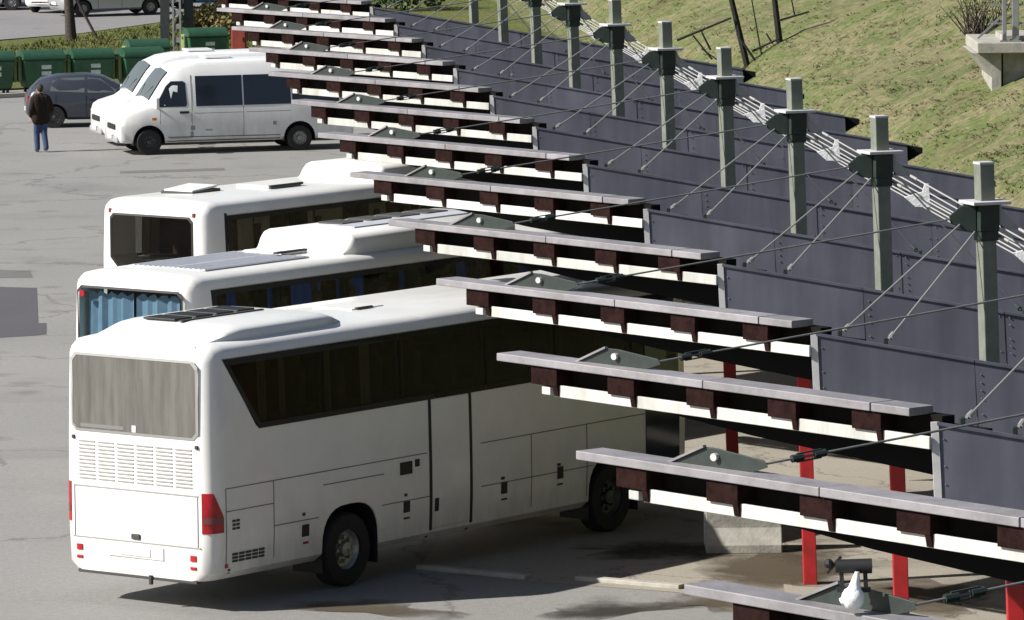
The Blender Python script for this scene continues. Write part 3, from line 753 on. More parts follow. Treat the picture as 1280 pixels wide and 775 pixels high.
    cp = MB(); cp.box(mp(zc), (.56 * K, .5 * K, .045 * K), rot); cap_o = cp.build("capital_plate", M['flash_light'], r, bevel=.006)
    cc = MB(); cc.box(mp(zc - .21), (.29 * K, .30 * K, .36 * K), rot); cc.box(mp(zc - .45), (.265 * K, .27 * K, .14 * K), rot); cc.build("capital_block", M['capital'], r, bevel=.01)
    def fin(poly, dy, m, nm, th=.04):
        mb = MB(); mb.prism(poly, dy - th / 2, dy + th / 2, lambda a, b, e_: mp(zc + b, a, e_)); return mb.build(nm, m, r, bevel=.006)
    fin([(-.13, -.03), (-.34, -.05), (-.50, -.18), (-.48, -.28), (-.30, -.38), (-.13, -.40)], -.08, M['capital'], "capital_fin")
    fin([(-.13, -.03), (-.30, -.05), (-.44, -.2), (-.30, -.36), (-.13, -.40)], .10, M['capital'], "capital_fin")
    fin([(.14, -.03), (.20, -.03), (.26, -.16), (.42, -.30), (.40, -.36), (.30, -.38), (.20, -.34), (.14, -.22)], -.05, M['rod_white'], "capital_fin")
    # long tie rod to the bracket on the wing
    bu = 1.34
    B0 = Vector((bu, yl(bu) + .34, zl(bu)))
    mb = MB(); mb.prism([(-.36, .0), (-.05, .19), (.08, .19), (.52, .13), (.55, .07), (.40, .0)], -.025, .025, lambda a, b, e_: (B0 + Vector((a, -a * 1.1 + e_, b))) * K)
    bo = mb.build("tie_bracket", M['bracket'], r, bevel=.004)
    mb = MB(); q = B0 + Vector((.05, -.09, .11)); mb.cyl(q * K, (q + Vector((-.03, -.04, 0))) * K, .04 * K, 10); mb.build("bracket_bolt", M['flash_light'], bo)
    mb = MB(); mb.bar((B0 + Vector((-.40, .40, .0))) * K, (B0 + Vector((-.06, .02, .205))) * K, .04, .02); mb.build("bracket_edge", M['flash'], bo)
    rs = (B0 + Vector((.53, -.58, .10))) * K; re = mp(zc - .22, -.46, -.08)
    d = (re - rs).normalized()
    ro = MB().cyl(rs, re, .0105, 8).build("tie_rod", M['rod'], r, smooth=40)
    mb = MB()
    mb.cyl(rs + d * .25, rs + d * .36, .034, 8); mb.cyl(rs + d * .47, rs + d * .58, .034, 8); mb.bar(rs + d * .3 + Vector((0, 0, .035)), rs + d * .54 + Vector((0, 0, .035)), .02, .012); mb.bar(rs + d * .3 - Vector((0, 0, .035)), rs + d * .54 - Vector((0, 0, .035)), .02, .012)
    mb.build("turnbuckle", M['bracket'], ro)
    # short rods down to lugs on the roof
    for (fu, fb, top, mm) in ((5.12, .10, (-.36, -.30), 'rod_white'), (5.70, .105, (-.16, -.40), 'rod_white'), (9.1, .105, (.2, -.32), 'bracket')):  # right-hand rod dark: its shade is put into the colour
        ft = roof_p(fu, fb * 9); a = ft + Vector((.04 if fu < UM else -.04, 0, .10)); b = mp(zc + top[1], top[0], -.1)
        o_ = MB().cyl(a, b, .0110, 8).build("stay_rod", M[mm], r, smooth=40)
        mb = MB(); dd_ = (b - a).normalized(); mb.cyl(a + dd_ * .05, a + dd_ * .22, .028, 8); mb.build("turnbuckle", M[mm], o_)
        mb = MB(); mb.box(ft + Vector((0, 0, .05)), (.05, .10, .13)); mb.box(ft + Vector((0, 0, .012)), (.16, .16, .02)); mb.build("roof_lug", M['capital'], r, bevel=.008)
    for (fu, fb, tx, tz, off) in ((11.6, .07, .40, -.34, 0), (11.2, .11, .17, -.46, 1)):
        ft = roof_p(fu, fb * 9); a = ft + Vector((-.04, 0, .10)); b = mp(zc + tz, tx, -.05 + .1 * off)
        o_ = MB().cyl(a, b, .011, 8).build("stay_rod", M['rod_white'], r, smooth=40)
        d2 = (a - b).normalized()
        mb = MB(); mb.cyl(b + d2 * .02, b + d2 * .22, .019, 8); mb.build("turnbuckle", M['rod_white'], o_)
        if off:
            q = b + d2 * .52
            mb = MB(); mb.prism([(-.16, .02), (.10, .10), (.13, .22), (.19, .22), (.22, -.14), (.0, -.13)], -.012, .012, lambda a_, b_, e_: q + Vector((a_ * .9, e_, b_ * .85 - .05)))
            mb.build("gusset_plate", M['rag'], r, bevel=.004)  # sunlit white put into the plate's colour
        mb = MB(); mb.box(ft + Vector((0, 0, .05)), (.06, .10, .13)); mb.build("roof_lug", M['capital'], r, bevel=.008)
    return r
proto = build_bay()
bay_labels = {
    -1: "nearest canopy wing, its bracket carrying a white bag at the bottom right",
    0: "canopy bay whose wing passes in front of the concrete block and the red posts",
    1: "canopy bay whose wing tip covers the front half of the nearest coach's flank",
    2: "canopy bay whose wing tip meets the nearest coach's roof edge, its mast the rightmost one",
    3: "canopy bay whose wing tip hangs over the roof of the middle coach's air conditioner",
    4: "canopy bay whose wing tip meets the front of the farthest coach's roof",
    5: "canopy bay whose wing tip is just right of the near white van's rear wheel",
    6: "canopy bay whose wing tip lies at the bottom of the near white van's rear window",
    7: "canopy bay whose wing tip touches the upper rear corner of the near white van",
    8: "canopy bay whose wing tip is just right of the red cabinet",
    9: "canopy bay whose wing tip is just above the red cabinet, third from the far end",
    10: "canopy bay with the wing crossing the autumn shrubs, second from the far end",
    11: "farthest canopy bay, cut by the top edge of the picture",
}
bays = {}
for k in range(-1, 12):
    b = proto if k == -1 else copy_tree(proto)
    b.location = TIP0 + STEP * k; bays[k] = b
    tag(b, bay_labels[k], "canopy", "canopy bays in a receding row")

# =================================================================== COACHES
YAW = .6485
bus1_loc = Vector((-3.917, 73.35, 0))
def off(loc, yaw, s, wv): ax = Vector((math.sin(yaw), math.cos(yaw), 0)); nl = Vector((-ax.y, ax.x, 0)); return loc + ax * s + nl * wv
W1 = 2.58
c1, s1 = coach(off(bus1_loc, YAW, 0, W1 / 2), YAW, 10.8, W1, 3.52, "nearest white coach with the long black side windows and red tail lamps", dict(
    paint=M['bus_white'], band=[(.36, 3.28), (.96, 2.37), (10.4, 2.37), (10.4, 3.28)], rear_win=(-1.06, 1.06, 2.30, 3.27), rw_clip=.07, rear_glass='glass_dust',
    axles=[2.88, 8.85], mullions=[2.35, 4.0, 5.9, 7.5, 9.3], side_glass='glass', curtains=[(1.15, .16, 'curtain'), (1.6, .10, 'curtain'), (2.5, .16, 'curtain'), (3.3, .2, 'curtain'), (4.1, .12, 'curtain')], far_light_blocks=[(.9, 1.3, 'light_block'), (2.4, 1.5, 'light_block'), (4.05, 1.6, 'light_block'), (5.7, 1.8, 'light_block'), (7.55, 1.7, 'light_block'), (9.35, 1.0, 'light_block')]))
H = W1 / 2
# rear: grille, lid joints, badge, plate, lamps, bumper
g = MB(); louvre_block(g, -1.0, 1.0, 1.62, 2.16, 11, 6); g.build("engine_grille", M['seam_light'], c1)['kind'] = 'stuff'
g = MB(); g.box((-.004, 0, 1.54), (.012, 2.15, .016)); g.box((-.004, 0, .86), (.012, 2.2, .013)); g.box((-.004, 1.06, 1.2), (.012, .012, .68)); g.box((-.004, -1.06, 1.2), (.012, .012, .68)); g.build("panel_seam", M['seam_light'], c1)
g = MB(); g.box((-.016, 0, 2.35), (.006, .07, .09)); g.build("window_sticker", M['plate'], c1)
g = MB(); g.box((-.014, .55, 2.345), (.006, .75, .05)); g.build("window_band", M['seam_mid'], c1)  # grey strip along the foot of the rear glass
g = MB(); g.box((-.012, 0, .93), (.03, .15, .075)); g.build("badge", M['seam'], c1, bevel=.02)
g = MB(); g.box((-.006, 0, .73), (.02, .95, .17)); g.build("plate_recess", M['bus_white2'], c1, bevel=.01)
g = MB(); g.box((-.020, 0, .73), (.012, .52, .11)); g.build("number_plate", M['plate'], c1, bevel=.004)
g = MB(); g.box((.05, 0, .405), (.10, 2.05, .05)); g.build("bumper_lip", M['seam'], c1, bevel=.01)
for sd_ in (1, -1):
    mb = s1.grid_patch(.012, .25, lambda x: 1.05 + .02 * x, lambda x: 1.58 - max(0, x - .10) * 2.2, sd_, .010, .03)
    tl = mb.build("tail_lamp", M['taillight'], c1, smooth=40)
    s1.grid_patch(.02, .245, lambda x: 1.18, lambda x: 1.26, sd_, .014, .02, 8, 1).build("reversing_lens", M['lamp_smoke'], tl, smooth=40)
    for z in (.72, .59):
        g = MB(); g.box((-.008, sd_ * .98, z), (.016, .10, .04 if z < .6 else .08)); g.build("reflector", M['taillight'], c1, bevel=.006)
    g = MB(); g.box((.0, sd_ * 1.06, 2.18), (.05, .05, .05)); g.build("marker_lamp", M['seam'], c1, bevel=.01)
g = MB(); g.cyl((-.01, -.25, .44), (-.01, -.25, .32), .03, 8); g.build("tow_eye", M['seam'], c1)
# flank details on the door side (and mirrored)
def strips(sh, root, lst, m, wdt=.014, o_=.006, sides=(1, -1), nm="panel_seam"):
    for sd_ in sides:
        for (x0, z0, x1, z1) in lst:
            mb = MB()
            if abs(x1 - x0) > abs(z1 - z0): P = [(x0, z0 - wdt / 2), (x1, z1 - wdt / 2), (x1, z1 + wdt / 2), (x0, z0 + wdt / 2)]
            else: P = [(x0 - wdt / 2, z0), (x0 + wdt / 2, z0), (x1 + wdt / 2, z1), (x1 - wdt / 2, z1)]
            s_ = sh.side_patch(P, sd_, o_, .012); mb.add(s_.v, s_.f)
            mb.build(nm, m, root)
strips(s1, c1, [(.30, 1.62, 1.27, 1.62), (.30, .50, .30, 1.62), (1.27, .50, 1.27, 1.62), (1.27, 1.62, 4.55, 1.62), (.30, 1.32, 1.27, 1.32), (1.27, 1.02, 2.2, 1.02), (3.55, 1.02, 4.55, 1.02), (2.3, 1.44, 3.6, 1.44),
                (5.75, 1.62, 9.6, 1.62), (5.75, 1.02, 8.35, 1.02), (6.9, 1.62, 6.9, .50), (8.2, 1.62, 8.2, .50), (4.55, 1.02, 5.4, 1.02)], M['seam_mid'], .012)
strips(s1, c1, [(4.62, .44, 4.62, 2.36), (5.52, .44, 5.52, 2.36)], M['black'], .05, .012, (-1,), "door_gasket")
g = s1.side_patch([(4.65, .46), (5.49, .46), (5.49, 2.33), (4.65, 2.33)], -1, .008, .02); g.build("middle_door", M['bus_white'], c1, bevel=.004)
g = s1.side_patch([(4.70, .80), (4.78, .80), (4.78, .98), (4.70, .98)], -1, .018, .02); g.build("door_handle", M['black'], c1)
g = s1.side_patch([(9.62, .46), (10.45, .46), (10.45, 2.9), (9.62, 2.9)], -1, .014, .02); g.build("front_door", M['glass_dark'], c1)
for (x, z, w_, h_) in ((1.85, .80, .14, .16), (3.95, 1.38, .26, .17), (4.28, 1.46, .09, .10), (4.02, .86, .13, .15), (6.2, .86, .13, .16), (7.5, .92, .13, .17)):
    for sd_ in (1, -1):
        g = s1.side_patch([(x, z), (x + w_, z), (x + w_, z + h_), (x, z + h_)], sd_, .012, .02); g.build("lock_recess", M['black'], c1)
for (x, z, w_, h_) in ((1.88, .70, .10, .03), (4.03, .77, .12, .025), (6.21, .77, .12, .025), (7.5, .83, .12, .025), (.28, .58, .05, .05), (.34, .50, .04, .06), (1.86, 1.08, .05, .04), (4.04, 1.08, .05, .04), (6.2, 1.06, .07, .04), (7.5, 1.1, .07, .04)):
    g = s1.side_patch([(x, z), (x + w_, z), (x + w_, z + h_), (x, z + h_)], -1, .012, .02); g.build("side_marker", M['taillight'], c1) if z in (.70, .58) else g.build("latch", M['seam'], c1)
g = MB()
for j in range(3):
    for i in range(5):
        P = [(.42 + .135 * i, .64 + .045 * j), (.53 + .135 * i, .64 + .045 * j), (.53 + .135 * i, .67 + .045 * j), (.42 + .135 * i, .67 + .045 * j)]
        q = s1.side_patch(P, -1, .010, .02); g.add(q.v, q.f)
g.build("vent_slots", M['seam'], c1)['kind'] = 'stuff'; g = MB()
for j in range(3):
    for i in range(2):
        P = [(.42 + .08 * i, 1.07 + .05 * j), (.48 + .08 * i, 1.07 + .05 * j), (.48 + .08 * i, 1.10 + .05 * j), (.42 + .08 * i, 1.10 + .05 * j)]
        q = s1.side_patch(P, -1, .010, .02); g.add(q.v, q.f)
g.build("vent_slots", M['seam'], c1)['kind'] = 'stuff'
# roof hump over the rear
def hump(root, x0, x1, w0, w1, z0, h, ramp0, ramp1, name, m, zt=0, bev=.06):
    mb = MB(); st = []
    sm = lambda t: t * t * (3 - 2 * t)
    for i in range(7): t = i / 6; st.append((x0 + ramp0 * t, h * (.06 + .94 * sm(t) ** .8), w0 * (.93 + .07 * sm(t))))
    for i in range(7): t = i / 6; st.append((x1 - ramp1 * (1 - t), h * (.06 + .94 * (1 - sm(t)) ** .9), w0 * (.72 + .28 * (1 - sm(t)))))
    n = 13; vs = []
    for x, hh, ww in st:
        vs.append((x, -ww / 2, z0 - .16))
        for k in range(n - 2):
            a = math.pi * k / (n - 3); c_, s_ = math.cos(a), math.sin(a)
            vs.append((x, -ww / 2 * math.copysign(abs(c_) ** .32, c_), z0 + hh * (abs(s_) ** .40)))
        vs.append((x, ww / 2, z0 - .16))
    fs = [(i * n + j, i * n + j + 1, (i + 1) * n + j + 1, (i + 1) * n + j) for i in range(len(st) - 1) for j in range(n - 1)]
    fs += [tuple(range(n)), tuple((len(st) - 1) * n + j for j in reversed(range(n)))]
    mb.add(vs, fs); return mb.build(name, m, root, smooth=50)
hp = hump(c1, .10, 3.6, 2.08, 1.7, 3.46, .225, .95, .9, "roof_unit", M['bus_white'])
g = MB()
for i, x in enumerate((1.05, 1.48, 1.91, 2.34)): g.box((x, .30, 3.46 + .225 + .012), (.36, .55, .03))
g.build("roof_grille", M['black'], hp, bevel=.01)
g = MB(); g.box((1.7, -.08, 3.46 + .233), (1.7, .05, .02)); g.build("roof_grille", M['seam'], hp)
g = MB(); g.box((4.6, .1, 3.53), (.7, .7, .04)); g.build("roof_hatch", M['bus_white2'], c1, bevel=.015)
g = MB(); g.box((4.5, -.26, 3.555), (.35, .04, .02)); g.build("hatch_grip", M['seam'], c1)

# ---- middle coach
def at_plane(px, py, z): return at(px, py, z)
b2c = at_plane(92, 343, 3.2)
Y2 = .655; W2 = 2.45
c2, s2 = coach(off(b2c, Y2, -.02, -W2 / 2 + .10) * 1.0 - Vector((0, 0, 3.2)), Y2, 12.0, W2, 3.28, "middle white coach with pale blue curtains in its rear window", dict(
    paint=M['bus_white2'], band=[(.55, 3.02), (.60, 2.15), (11.6, 2.15), (11.6, 3.02)], rear_win=(-1.03, 1.0, 1.95, 3.02), rw_clip=.10, rear_glass='glass_clear',
    axles=[2.6, 9.2], mullions=[2.1, 3.7, 5.3, 6.9, 8.5, 10.1], side_glass='glass_mid', rear_curtain='curtain_sky',
    curtains=[(1.0, .2, 'curtain_blue'), (1.95, .35, 'curtain_blue'), (2.5, .75, 'curtain_blue'), (3.6, .7, 'curtain_blue'), (5.15, .5, 'curtain_blue'), (6.6, .6, 'curtain_blue'), (8.2, .6, 'curtain_blue')], far_light_blocks=[(.7, 1.3, 'light_block'), (2.15, 1.5, 'light_block'), (3.75, 1.5, 'light_block'), (5.35, 1.5, 'light_block'), (6.95, 1.5, 'light_block'), (8.55, 1.5, 'light_block')]))
hp = hump(c2, 4.0, 8.6, 1.9, 1.6, 3.27, .33, .25, .35, "roof_unit", M['bus_white'])
g = MB()
for i in range(4): g.box((5.4 + .72 * i, .30, 3.27 + .34), (.52, .50, .03))
g.build("fan_grille", M['seam'], hp, bevel=.01)
g = MB(); g.box((6.4, -.25, 3.27 + .338), (3.2, .42, .02)); g.build("unit_cover", M['roof_grey'], hp, bevel=.008)
g = MB()
for i in range(15): g.box((2.1, -.70 + .10 * i, 3.296), (2.4, .05, .016))
g.build("roof_ribs", M['roof_grey'], c2)['kind'] = 'stuff'
g = MB(); g.box((2.1, 0, 3.288), (2.46, 1.52, .016)); g.build("roof_plate", M['roof_grey'], c2)
g = MB(); g.box((3.55, .1, 3.315), (.6, .8, .05)); g.build("roof_hatch", M['bus_white2'], c2, bevel=.015)
g = MB(); g.box((3.45, -.28, 3.34), (.75, .07, .03)); g.build("hatch_grip", M['seam'], c2)
strips(s2, c2, [(.4, 1.5, 10.0, 1.5), (.4, 1.0, 10.0, 1.0)], M['seam_mid'], .012)
for sd_ in (1, -1):
    g = MB(); g.box((-.006, sd_ * 1.0, 1.1), (.03, .12, .5)); g.build("tail_lamp", M['taillight'], c2, bevel=.01)
g = MB(); g.cyl((-.03, .92, 2.93), (-.01, .92, 2.93), .05, 10); g.build("window_sticker", M['taillight'], c2)
g = MB(); g.box((-.02, -.62, 2.35), (.02, .30, .28)); g.box((-.02, -.9, 2.42), (.02, .16, .2)); g.build("window_vent", M['interior'], c2, bevel=.03)
g = MB(); g.box((-.012, 0, .75), (.03, .55, .13)); g.build("number_plate", M['plate'], c2)

# ---- farthest coach
b3c = at_plane(127, 250.5, 3.15)
Y3 = .66; W3 = 2.52
c3, s3 = coach(off(b3c, Y3, -.02, -W3 / 2 + .10) - Vector((0, 0, 3.15)), Y3, 11.6, W3, 3.22, "farthest white coach with a dark rear window of clipped corners", dict(
    paint=M['bus_white'], band=[(.62, 2.93), (.62, 2.10), (11.2, 2.10), (11.2, 2.93)], rear_win=(-.92, .92, 2.0, 2.92), rw_clip=.2, rear_glass='glass',
    axles=[2.5, 8.8], mullions=[2.4, 4.1, 5.8, 7.5, 9.3], side_glass='glass_mid',
    curtains=[(2.9, 1.0, 'curtain'), (1.0, .9, 'curtain'), (4.6, .5, 'curtain'), (5.6, .5, 'curtain')], far_light_blocks=[(3.9, 1.9, 'light_block'), (5.85, 1.6, 'light_block'), (7.55, 1.9, 'light_block')]))
hump(c3, 5.0, 8.2, 1.9, 1.6, 3.2, .30, .3, .3, "roof_unit", M['bus_white'])
g = MB(); g.box((1.45, .35, 3.25), (.75, .75, .05), Matrix.Rotation(R(-2), 3, 'Y')); g.build("roof_hatch", M['seam'], c3, bevel=.015)
g = MB(); g.box((1.45, .35, 3.30), (.68, .66, .04), Matrix.Rotation(R(-5), 3, 'Y')); g.build("hatch_cover", M['bus_white2'], c3, bevel=.015)
g = MB(); g.box((3.1, -.05, 3.255), (.9, .75, .05)); g.build("roof_hatch", M['bus_white2'], c3, bevel=.015)
g = MB(); g.box((3.1, -.44, 3.27), (.9, .05, .04)); g.build("hatch_grip", M['seam'], c3)
for sd_ in (1, -1):
    g = MB(); g.box((.02, sd_ * .96, 2.99), (.05, .06, .08)); g.build("marker_lamp", M['lamp_smoke'], c3, bevel=.01)
    g = MB(); g.box((-.006, sd_ * 1.0, 1.1), (.03, .12, .5)); g.build("tail_lamp", M['taillight'], c3, bevel=.01)
strips(s3, c3, [(.55, 2.0, .55, 3.0), (.4, 1.5, 9.6, 1.5)], M['black'], .06)

# =================================================================== VANS
def van_ring(h, zb, zbelt, zr, wr, crown=.03):
    return [(0, zb), (h - .12, zb), (h - .02, zb + .10), (h, .75), (h, zbelt), (h + (wr - h) * .55, zbelt + (zr - zbelt) * .55), (wr, zr - .12), (wr - .06, zr - .035), (wr - .2, zr), (0, zr + crown)]
def make_van(loc, ang, label):
    root = empty("van", loc, label, "van", "white minibus vans", ang)
    # x=0 nose, runs to the rear
    st = [(0.22, van_ring(.78, .36, .74, 1.00, .68)), (.27, van_ring(.88, .33, .86, 1.09, .77)), (.40, van_ring(.94, .31, .96, 1.16, .83)), (.84, van_ring(.965, .30, 1.10, 1.28, .87)),
          (1.02, van_ring(.965, .30, 1.18, 1.40, .86)), (1.42, van_ring(.97, .30, 1.2, 1.98, .80)), (1.60, van_ring(.97, .30, 1.2, 2.18, .78)), (1.95, van_ring(.97, .30, 1.2, 2.33, .77)), (2.4, van_ring(.97, .30, 1.2, 2.40, .77)),
          (4.5, van_ring(.97, .30, 1.2, 2.42, .77)), (6.2, van_ring(.97, .32, 1.2, 2.40, .77)), (6.42, van_ring(.94, .34, 1.2, 2.34, .74)), (6.5, van_ring(.88, .36, 1.2, 2.26, .68))]
    sh = Shell(st); f_ax, r_ax = 1.0, 5.025
    cut = [arch_cutter(x, .36, .42, sd_ * .55, sd_ * 1.3) for x in (f_ax, r_ax) for sd_ in (1, -1)]
    body = bool_cut(sh.mesh("body"), cut); smooth_by(body, 38); link("body", body, M['van_white'], root)
    for x in (f_ax, r_ax):
        for sd_ in (1, -1):
            arch_liner(x, .36, .414, .965, sd_, .4).build("wheel_arch", M['black'], root)
            wheel(root, x, sd_ * .85, .335, .22, sd_, M['rim_dark'] if x == f_ax else M['rim'])
    for sd_ in (1, -1):
        sh.side_patch([(1.20, 1.30), (1.28, 1.24), (1.98, 1.24), (2.02, 1.30), (1.99, 1.86), (1.93, 1.90), (1.62, 1.90), (1.48, 1.78)], sd_, .008, .012).build("cab_window", M['glass_mid' if 0 else 'glass_dark'], root)
        for a, b in ((2.26, 3.50), (3.54, 4.80), (4.84, 6.1)):
            sh.side_patch([(a, 1.24), (b, 1.24), (b, 2.02), (a, 2.02)], sd_, .010, .012).build("side_window", M['glass_dark'], root)
        strips(sh, root, [(2.14, .42, 2.14, 2.05), (1.30, 1.15, 1.30, .8), (3.52, .42, 3.52, 1.22), (3.6, 1.06, 6.3, 1.06), (2.2, 1.06, 3.5, 1.06), (1.55, .42, 2.14, .42)], M['seam_light'], .018, .006, (sd_,))
        sh.side_patch([(1.82, 1.06), (2.06, 1.06), (2.06, 1.12), (1.82, 1.12)], sd_, .02, .03).build("door_handle", M['black'], root)
        sh.side_patch([(1.08, .90), (1.20, .90), (1.20, .97), (1.08, .97)], sd_, .012, .02).build("side_marker", M['amber'], root)
        sh.side_patch([(1.5, .46), (4.5, .44), (4.5, .33), (1.5, .33)], sd_, .010, .02).build("sill_strip", M['seam'], root)
        for (x, z, w_, h_) in ((2.10, .62, .12, .12), (2.5, .60, .18, .03), (4.3, .70, .10, .1), (2.10, .46, .08, .12)):
            sh.side_patch([(x, z), (x + w_, z), (x + w_, z + h_), (x, z + h_)], sd_, .009, .012).build("scuff_mark", M['seam_light'], root)
        g = MB(); g.box((1.18, sd_ * 1.12, 1.36), (.10, .20, .30)); g.box((1.20, sd_ * .98, 1.25), (.06, .16, .05)); g.build("door_mirror", M['van_white'], root, bevel=.03)
        g = MB(); g.box((.33, sd_ * .70, .86), (.18, .24, .17), Matrix.Rotation(R(-25), 3, 'Y')); g.build("headlight", M['lamp'], root, bevel=.03)
    ws = sh.top_patch(1.05, 1.58, .97, .045, 5, -3); ws.build("windscreen", M['glass_car'], root, smooth=40)
    g = MB(); g.box((1.50, 0, 1.26), (.7, 1.5, .05)); g.build("dashboard", M['interior'], root)
    for sd_ in (1, -1):
        g = MB(); q = Vector((1.06, sd_ * .28, 1.53)); g.bar(q, q + Vector((.16, sd_ * .22, .24)), .018, .012); g.build("wiper", M['black'], root)
    g = MB(); g.box((.21, 0, .72), (.06, .9, .14)); g.build("grille", M['black'], root, bevel=.02)
    g = MB(); g.box((.17, 0, .46), (.05, .5, .11)); g.build("number_plate", M['plate'], root)
    g = MB(); g.box((.27, 0, .40), (.20, 1.5, .18)); g.build("bumper", M['bumper_grey'], root, bevel=.05)
    g = MB(); g.box((3.0, 0, 2.465), (.7, .65, .06)); g.build("roof_vent", M['van_white'], root, bevel=.025)
    for sd_ in (1, -1):
        g = MB(); g.box((6.48, sd_ * .84, 1.0), (.05, .12, .5)); g.build("tail_lamp", M['taillight'], root, bevel=.02)
    return root
vang = .2748
fw1 = at(187, 194)
axv = Vector((math.cos(vang), math.sin(vang), 0)); nv = Vector((math.sin(vang), -math.cos(vang), 0))
vloc = fw1 - axv * 1.0 - nv * .96
v1 = make_van(vloc, vang, "near white minibus van, its whole flank with dark side windows in view")
v2 = copy_tree(v1); v2.location = vloc + Vector((-.62, 3.0, 0)) - axv * .0
tag(v2, "white minibus van partly hidden behind the other one, only its nose and roof in view")

# =================================================================== CARS
def car_ring(h, zb, zbelt, zr, wr, crown=.02):
    return [(0, zb), (h - .12, zb), (h - .02, zb + .08), (h, .55), (h - .01, zbelt), (h + (wr - h) * .6, zbelt + (zr - zbelt) * .6), (wr, zr - .06), (wr - .10, zr - .01), (wr - .2, zr), (0, zr + crown)]
def make_car(loc, ang, label, paint, style='hatch', group=None, rimm='rim'):
    root = empty("parked_car", loc, label, "car", group, ang)
    if style == 'hatch':
        st = [(0, car_ring(.66, .36, .55, .66, .55)), (.10, car_ring(.80, .26, .66, .74, .66)), (.5, car_ring(.84, .24, .80, .88, .72)), (1.05, car_ring(.85, .22, .88, .97, .74)), (1.45, car_ring(.85, .22, .90, 1.18, .66)),
              (1.9, car_ring(.85, .22, .91, 1.40, .60)), (2.3, car_ring(.85, .22, .92, 1.46, .60)), (3.1, car_ring(.85, .22, .95, 1.44, .59)), (3.55, car_ring(.84, .24, .98, 1.34, .58)), (3.82, car_ring(.82, .28, .96, 1.10, .64)), (3.95, car_ring(.76, .34, .80, .94, .64)), (4.0, car_ring(.70, .38, .66, .80, .58))]
        Lc, ax = 4.0, (.75, 3.25); wsx = (1.12, 1.86); rwx = (3.50, 3.84)
        wins = [[(1.45, .96), (1.95, 1.34), (2.30, 1.38), (2.32, .96)], [(2.40, .97), (2.38, 1.38), (2.95, 1.37), (3.28, 1.30), (3.36, 1.02)]]
    else:
        st = [(0, car_ring(.66, .36, .60, .72, .55)), (.10, car_ring(.82, .26, .70, .80, .68)), (.5, car_ring(.86, .24, .84, .94, .74)), (1.0, car_ring(.88, .22, .94, 1.04, .76)), (1.4, car_ring(.88, .22, .95, 1.30, .66)),
              (1.85, car_ring(.88, .22, .96, 1.54, .62)), (2.3, car_ring(.88, .22, .97, 1.60, .62)), (3.6, car_ring(.88, .22, .98, 1.60, .62)), (4.1, car_ring(.87, .24, .98, 1.55, .62)), (4.35, car_ring(.84, .28, .96, 1.15, .68)), (4.42, car_ring(.78, .36, .84, 1.0, .66))]
        Lc, ax = 4.42, (.82, 3.5); wsx = (1.08, 1.82); rwx = (4.12, 4.34)
        wins = [[(1.42, 1.02), (1.92, 1.46), (2.4, 1.52), (2.42, 1.02)], [(2.5, 1.02), (2.48, 1.52), (3.3, 1.52), (3.3, 1.02)], [(3.38, 1.02), (3.38, 1.52), (4.0, 1.48), (4.12, 1.05)]]
    sh = Shell(st)
    cut = [arch_cutter(x, .30, .37, sd_ * .5, sd_ * 1.2) for x in ax for sd_ in (1, -1)]
    body = bool_cut(sh.mesh("body"), cut); smooth_by(body, 40); link("body", body, paint, root)
    hw = .85 if style == 'hatch' else .88
    for x in ax:
        for sd_ in (1, -1):
            arch_liner(x, .30, .364, hw, sd_, .33).build("wheel_arch", M['black'], root)
            wheel(root, x, sd_ * (hw - .11), .305, .19, sd_, M[rimm])
    for sd_ in (1, -1):
        for wv in wins: sh.side_patch(wv, sd_, .008, .012).build("side_window", M['glass_car'], root)
        g = MB(); g.box((1.5, sd_ * (hw + .07), 1.0), (.12, .18, .13)); g.build("door_mirror", paint, root, bevel=.03)
        g = MB(); g.box((.14, sd_ * .60, .66), (.22, .24, .12)); g.build("headlight", M['lamp'], root, bevel=.03)
        sh.side_patch([(Lc - .30, .72), (Lc - .10, .70), (Lc - .14, 1.0), (Lc - .30, 1.02)], sd_, .012, .03).build("tail_lamp", M['taillight'], root, bevel=.006)
        g = MB(); g.box((Lc - .06, sd_ * .66, .80), (.08, .16, .2)); g.build("tail_lamp", M['taillight'], root, bevel=.02)
        strips(sh, root, [(1.42, .32, 1.42, .9), (2.36, .32, 2.36, .9), (3.2 if style == 'hatch' else 3.32, .7, 3.2 if style == 'hatch' else 3.32, .93)], M['black'], .014, .004, (sd_,))
        sh.side_patch([(2.14, .78), (2.30, .78), (2.30, .81), (2.14, .81)], sd_, .018, .03).build("door_handle", paint, root)
    sh.top_patch(wsx[0], wsx[1], .96, .014, 4, -3).build("windscreen", M['glass_car'], root, smooth=40)
    sh.top_patch(rwx[0], rwx[1], .88, .012, 3).build("rear_window", M['glass_dark'], root, smooth=40)
    for x, nm in ((-.01, "number_plate"), (Lc + .005, "number_plate")):
        g = MB(); g.box((x, 0, .50), (.03, .5, .11)); g.build(nm, M['plate'], root)
    g = MB(); g.box((.03, 0, .42), (.06, 1.0, .1)); g.build("grille", M['black'], root, bevel=.02)
    return root
rw_ = at(68, 160)                                   # near rear wheel of the dark hatchback
ca = R(180) + .13
cax = Vector((math.cos(ca), math.sin(ca), 0)); cnv = Vector((-cax.y, cax.x, 0))
make_car(rw_ - cax * 3.25 - cnv * .80 * 1, ca, "dark grey hatchback seen from its tail beside the bins", M['car_grey'], 'hatch', None, 'rim_dark')
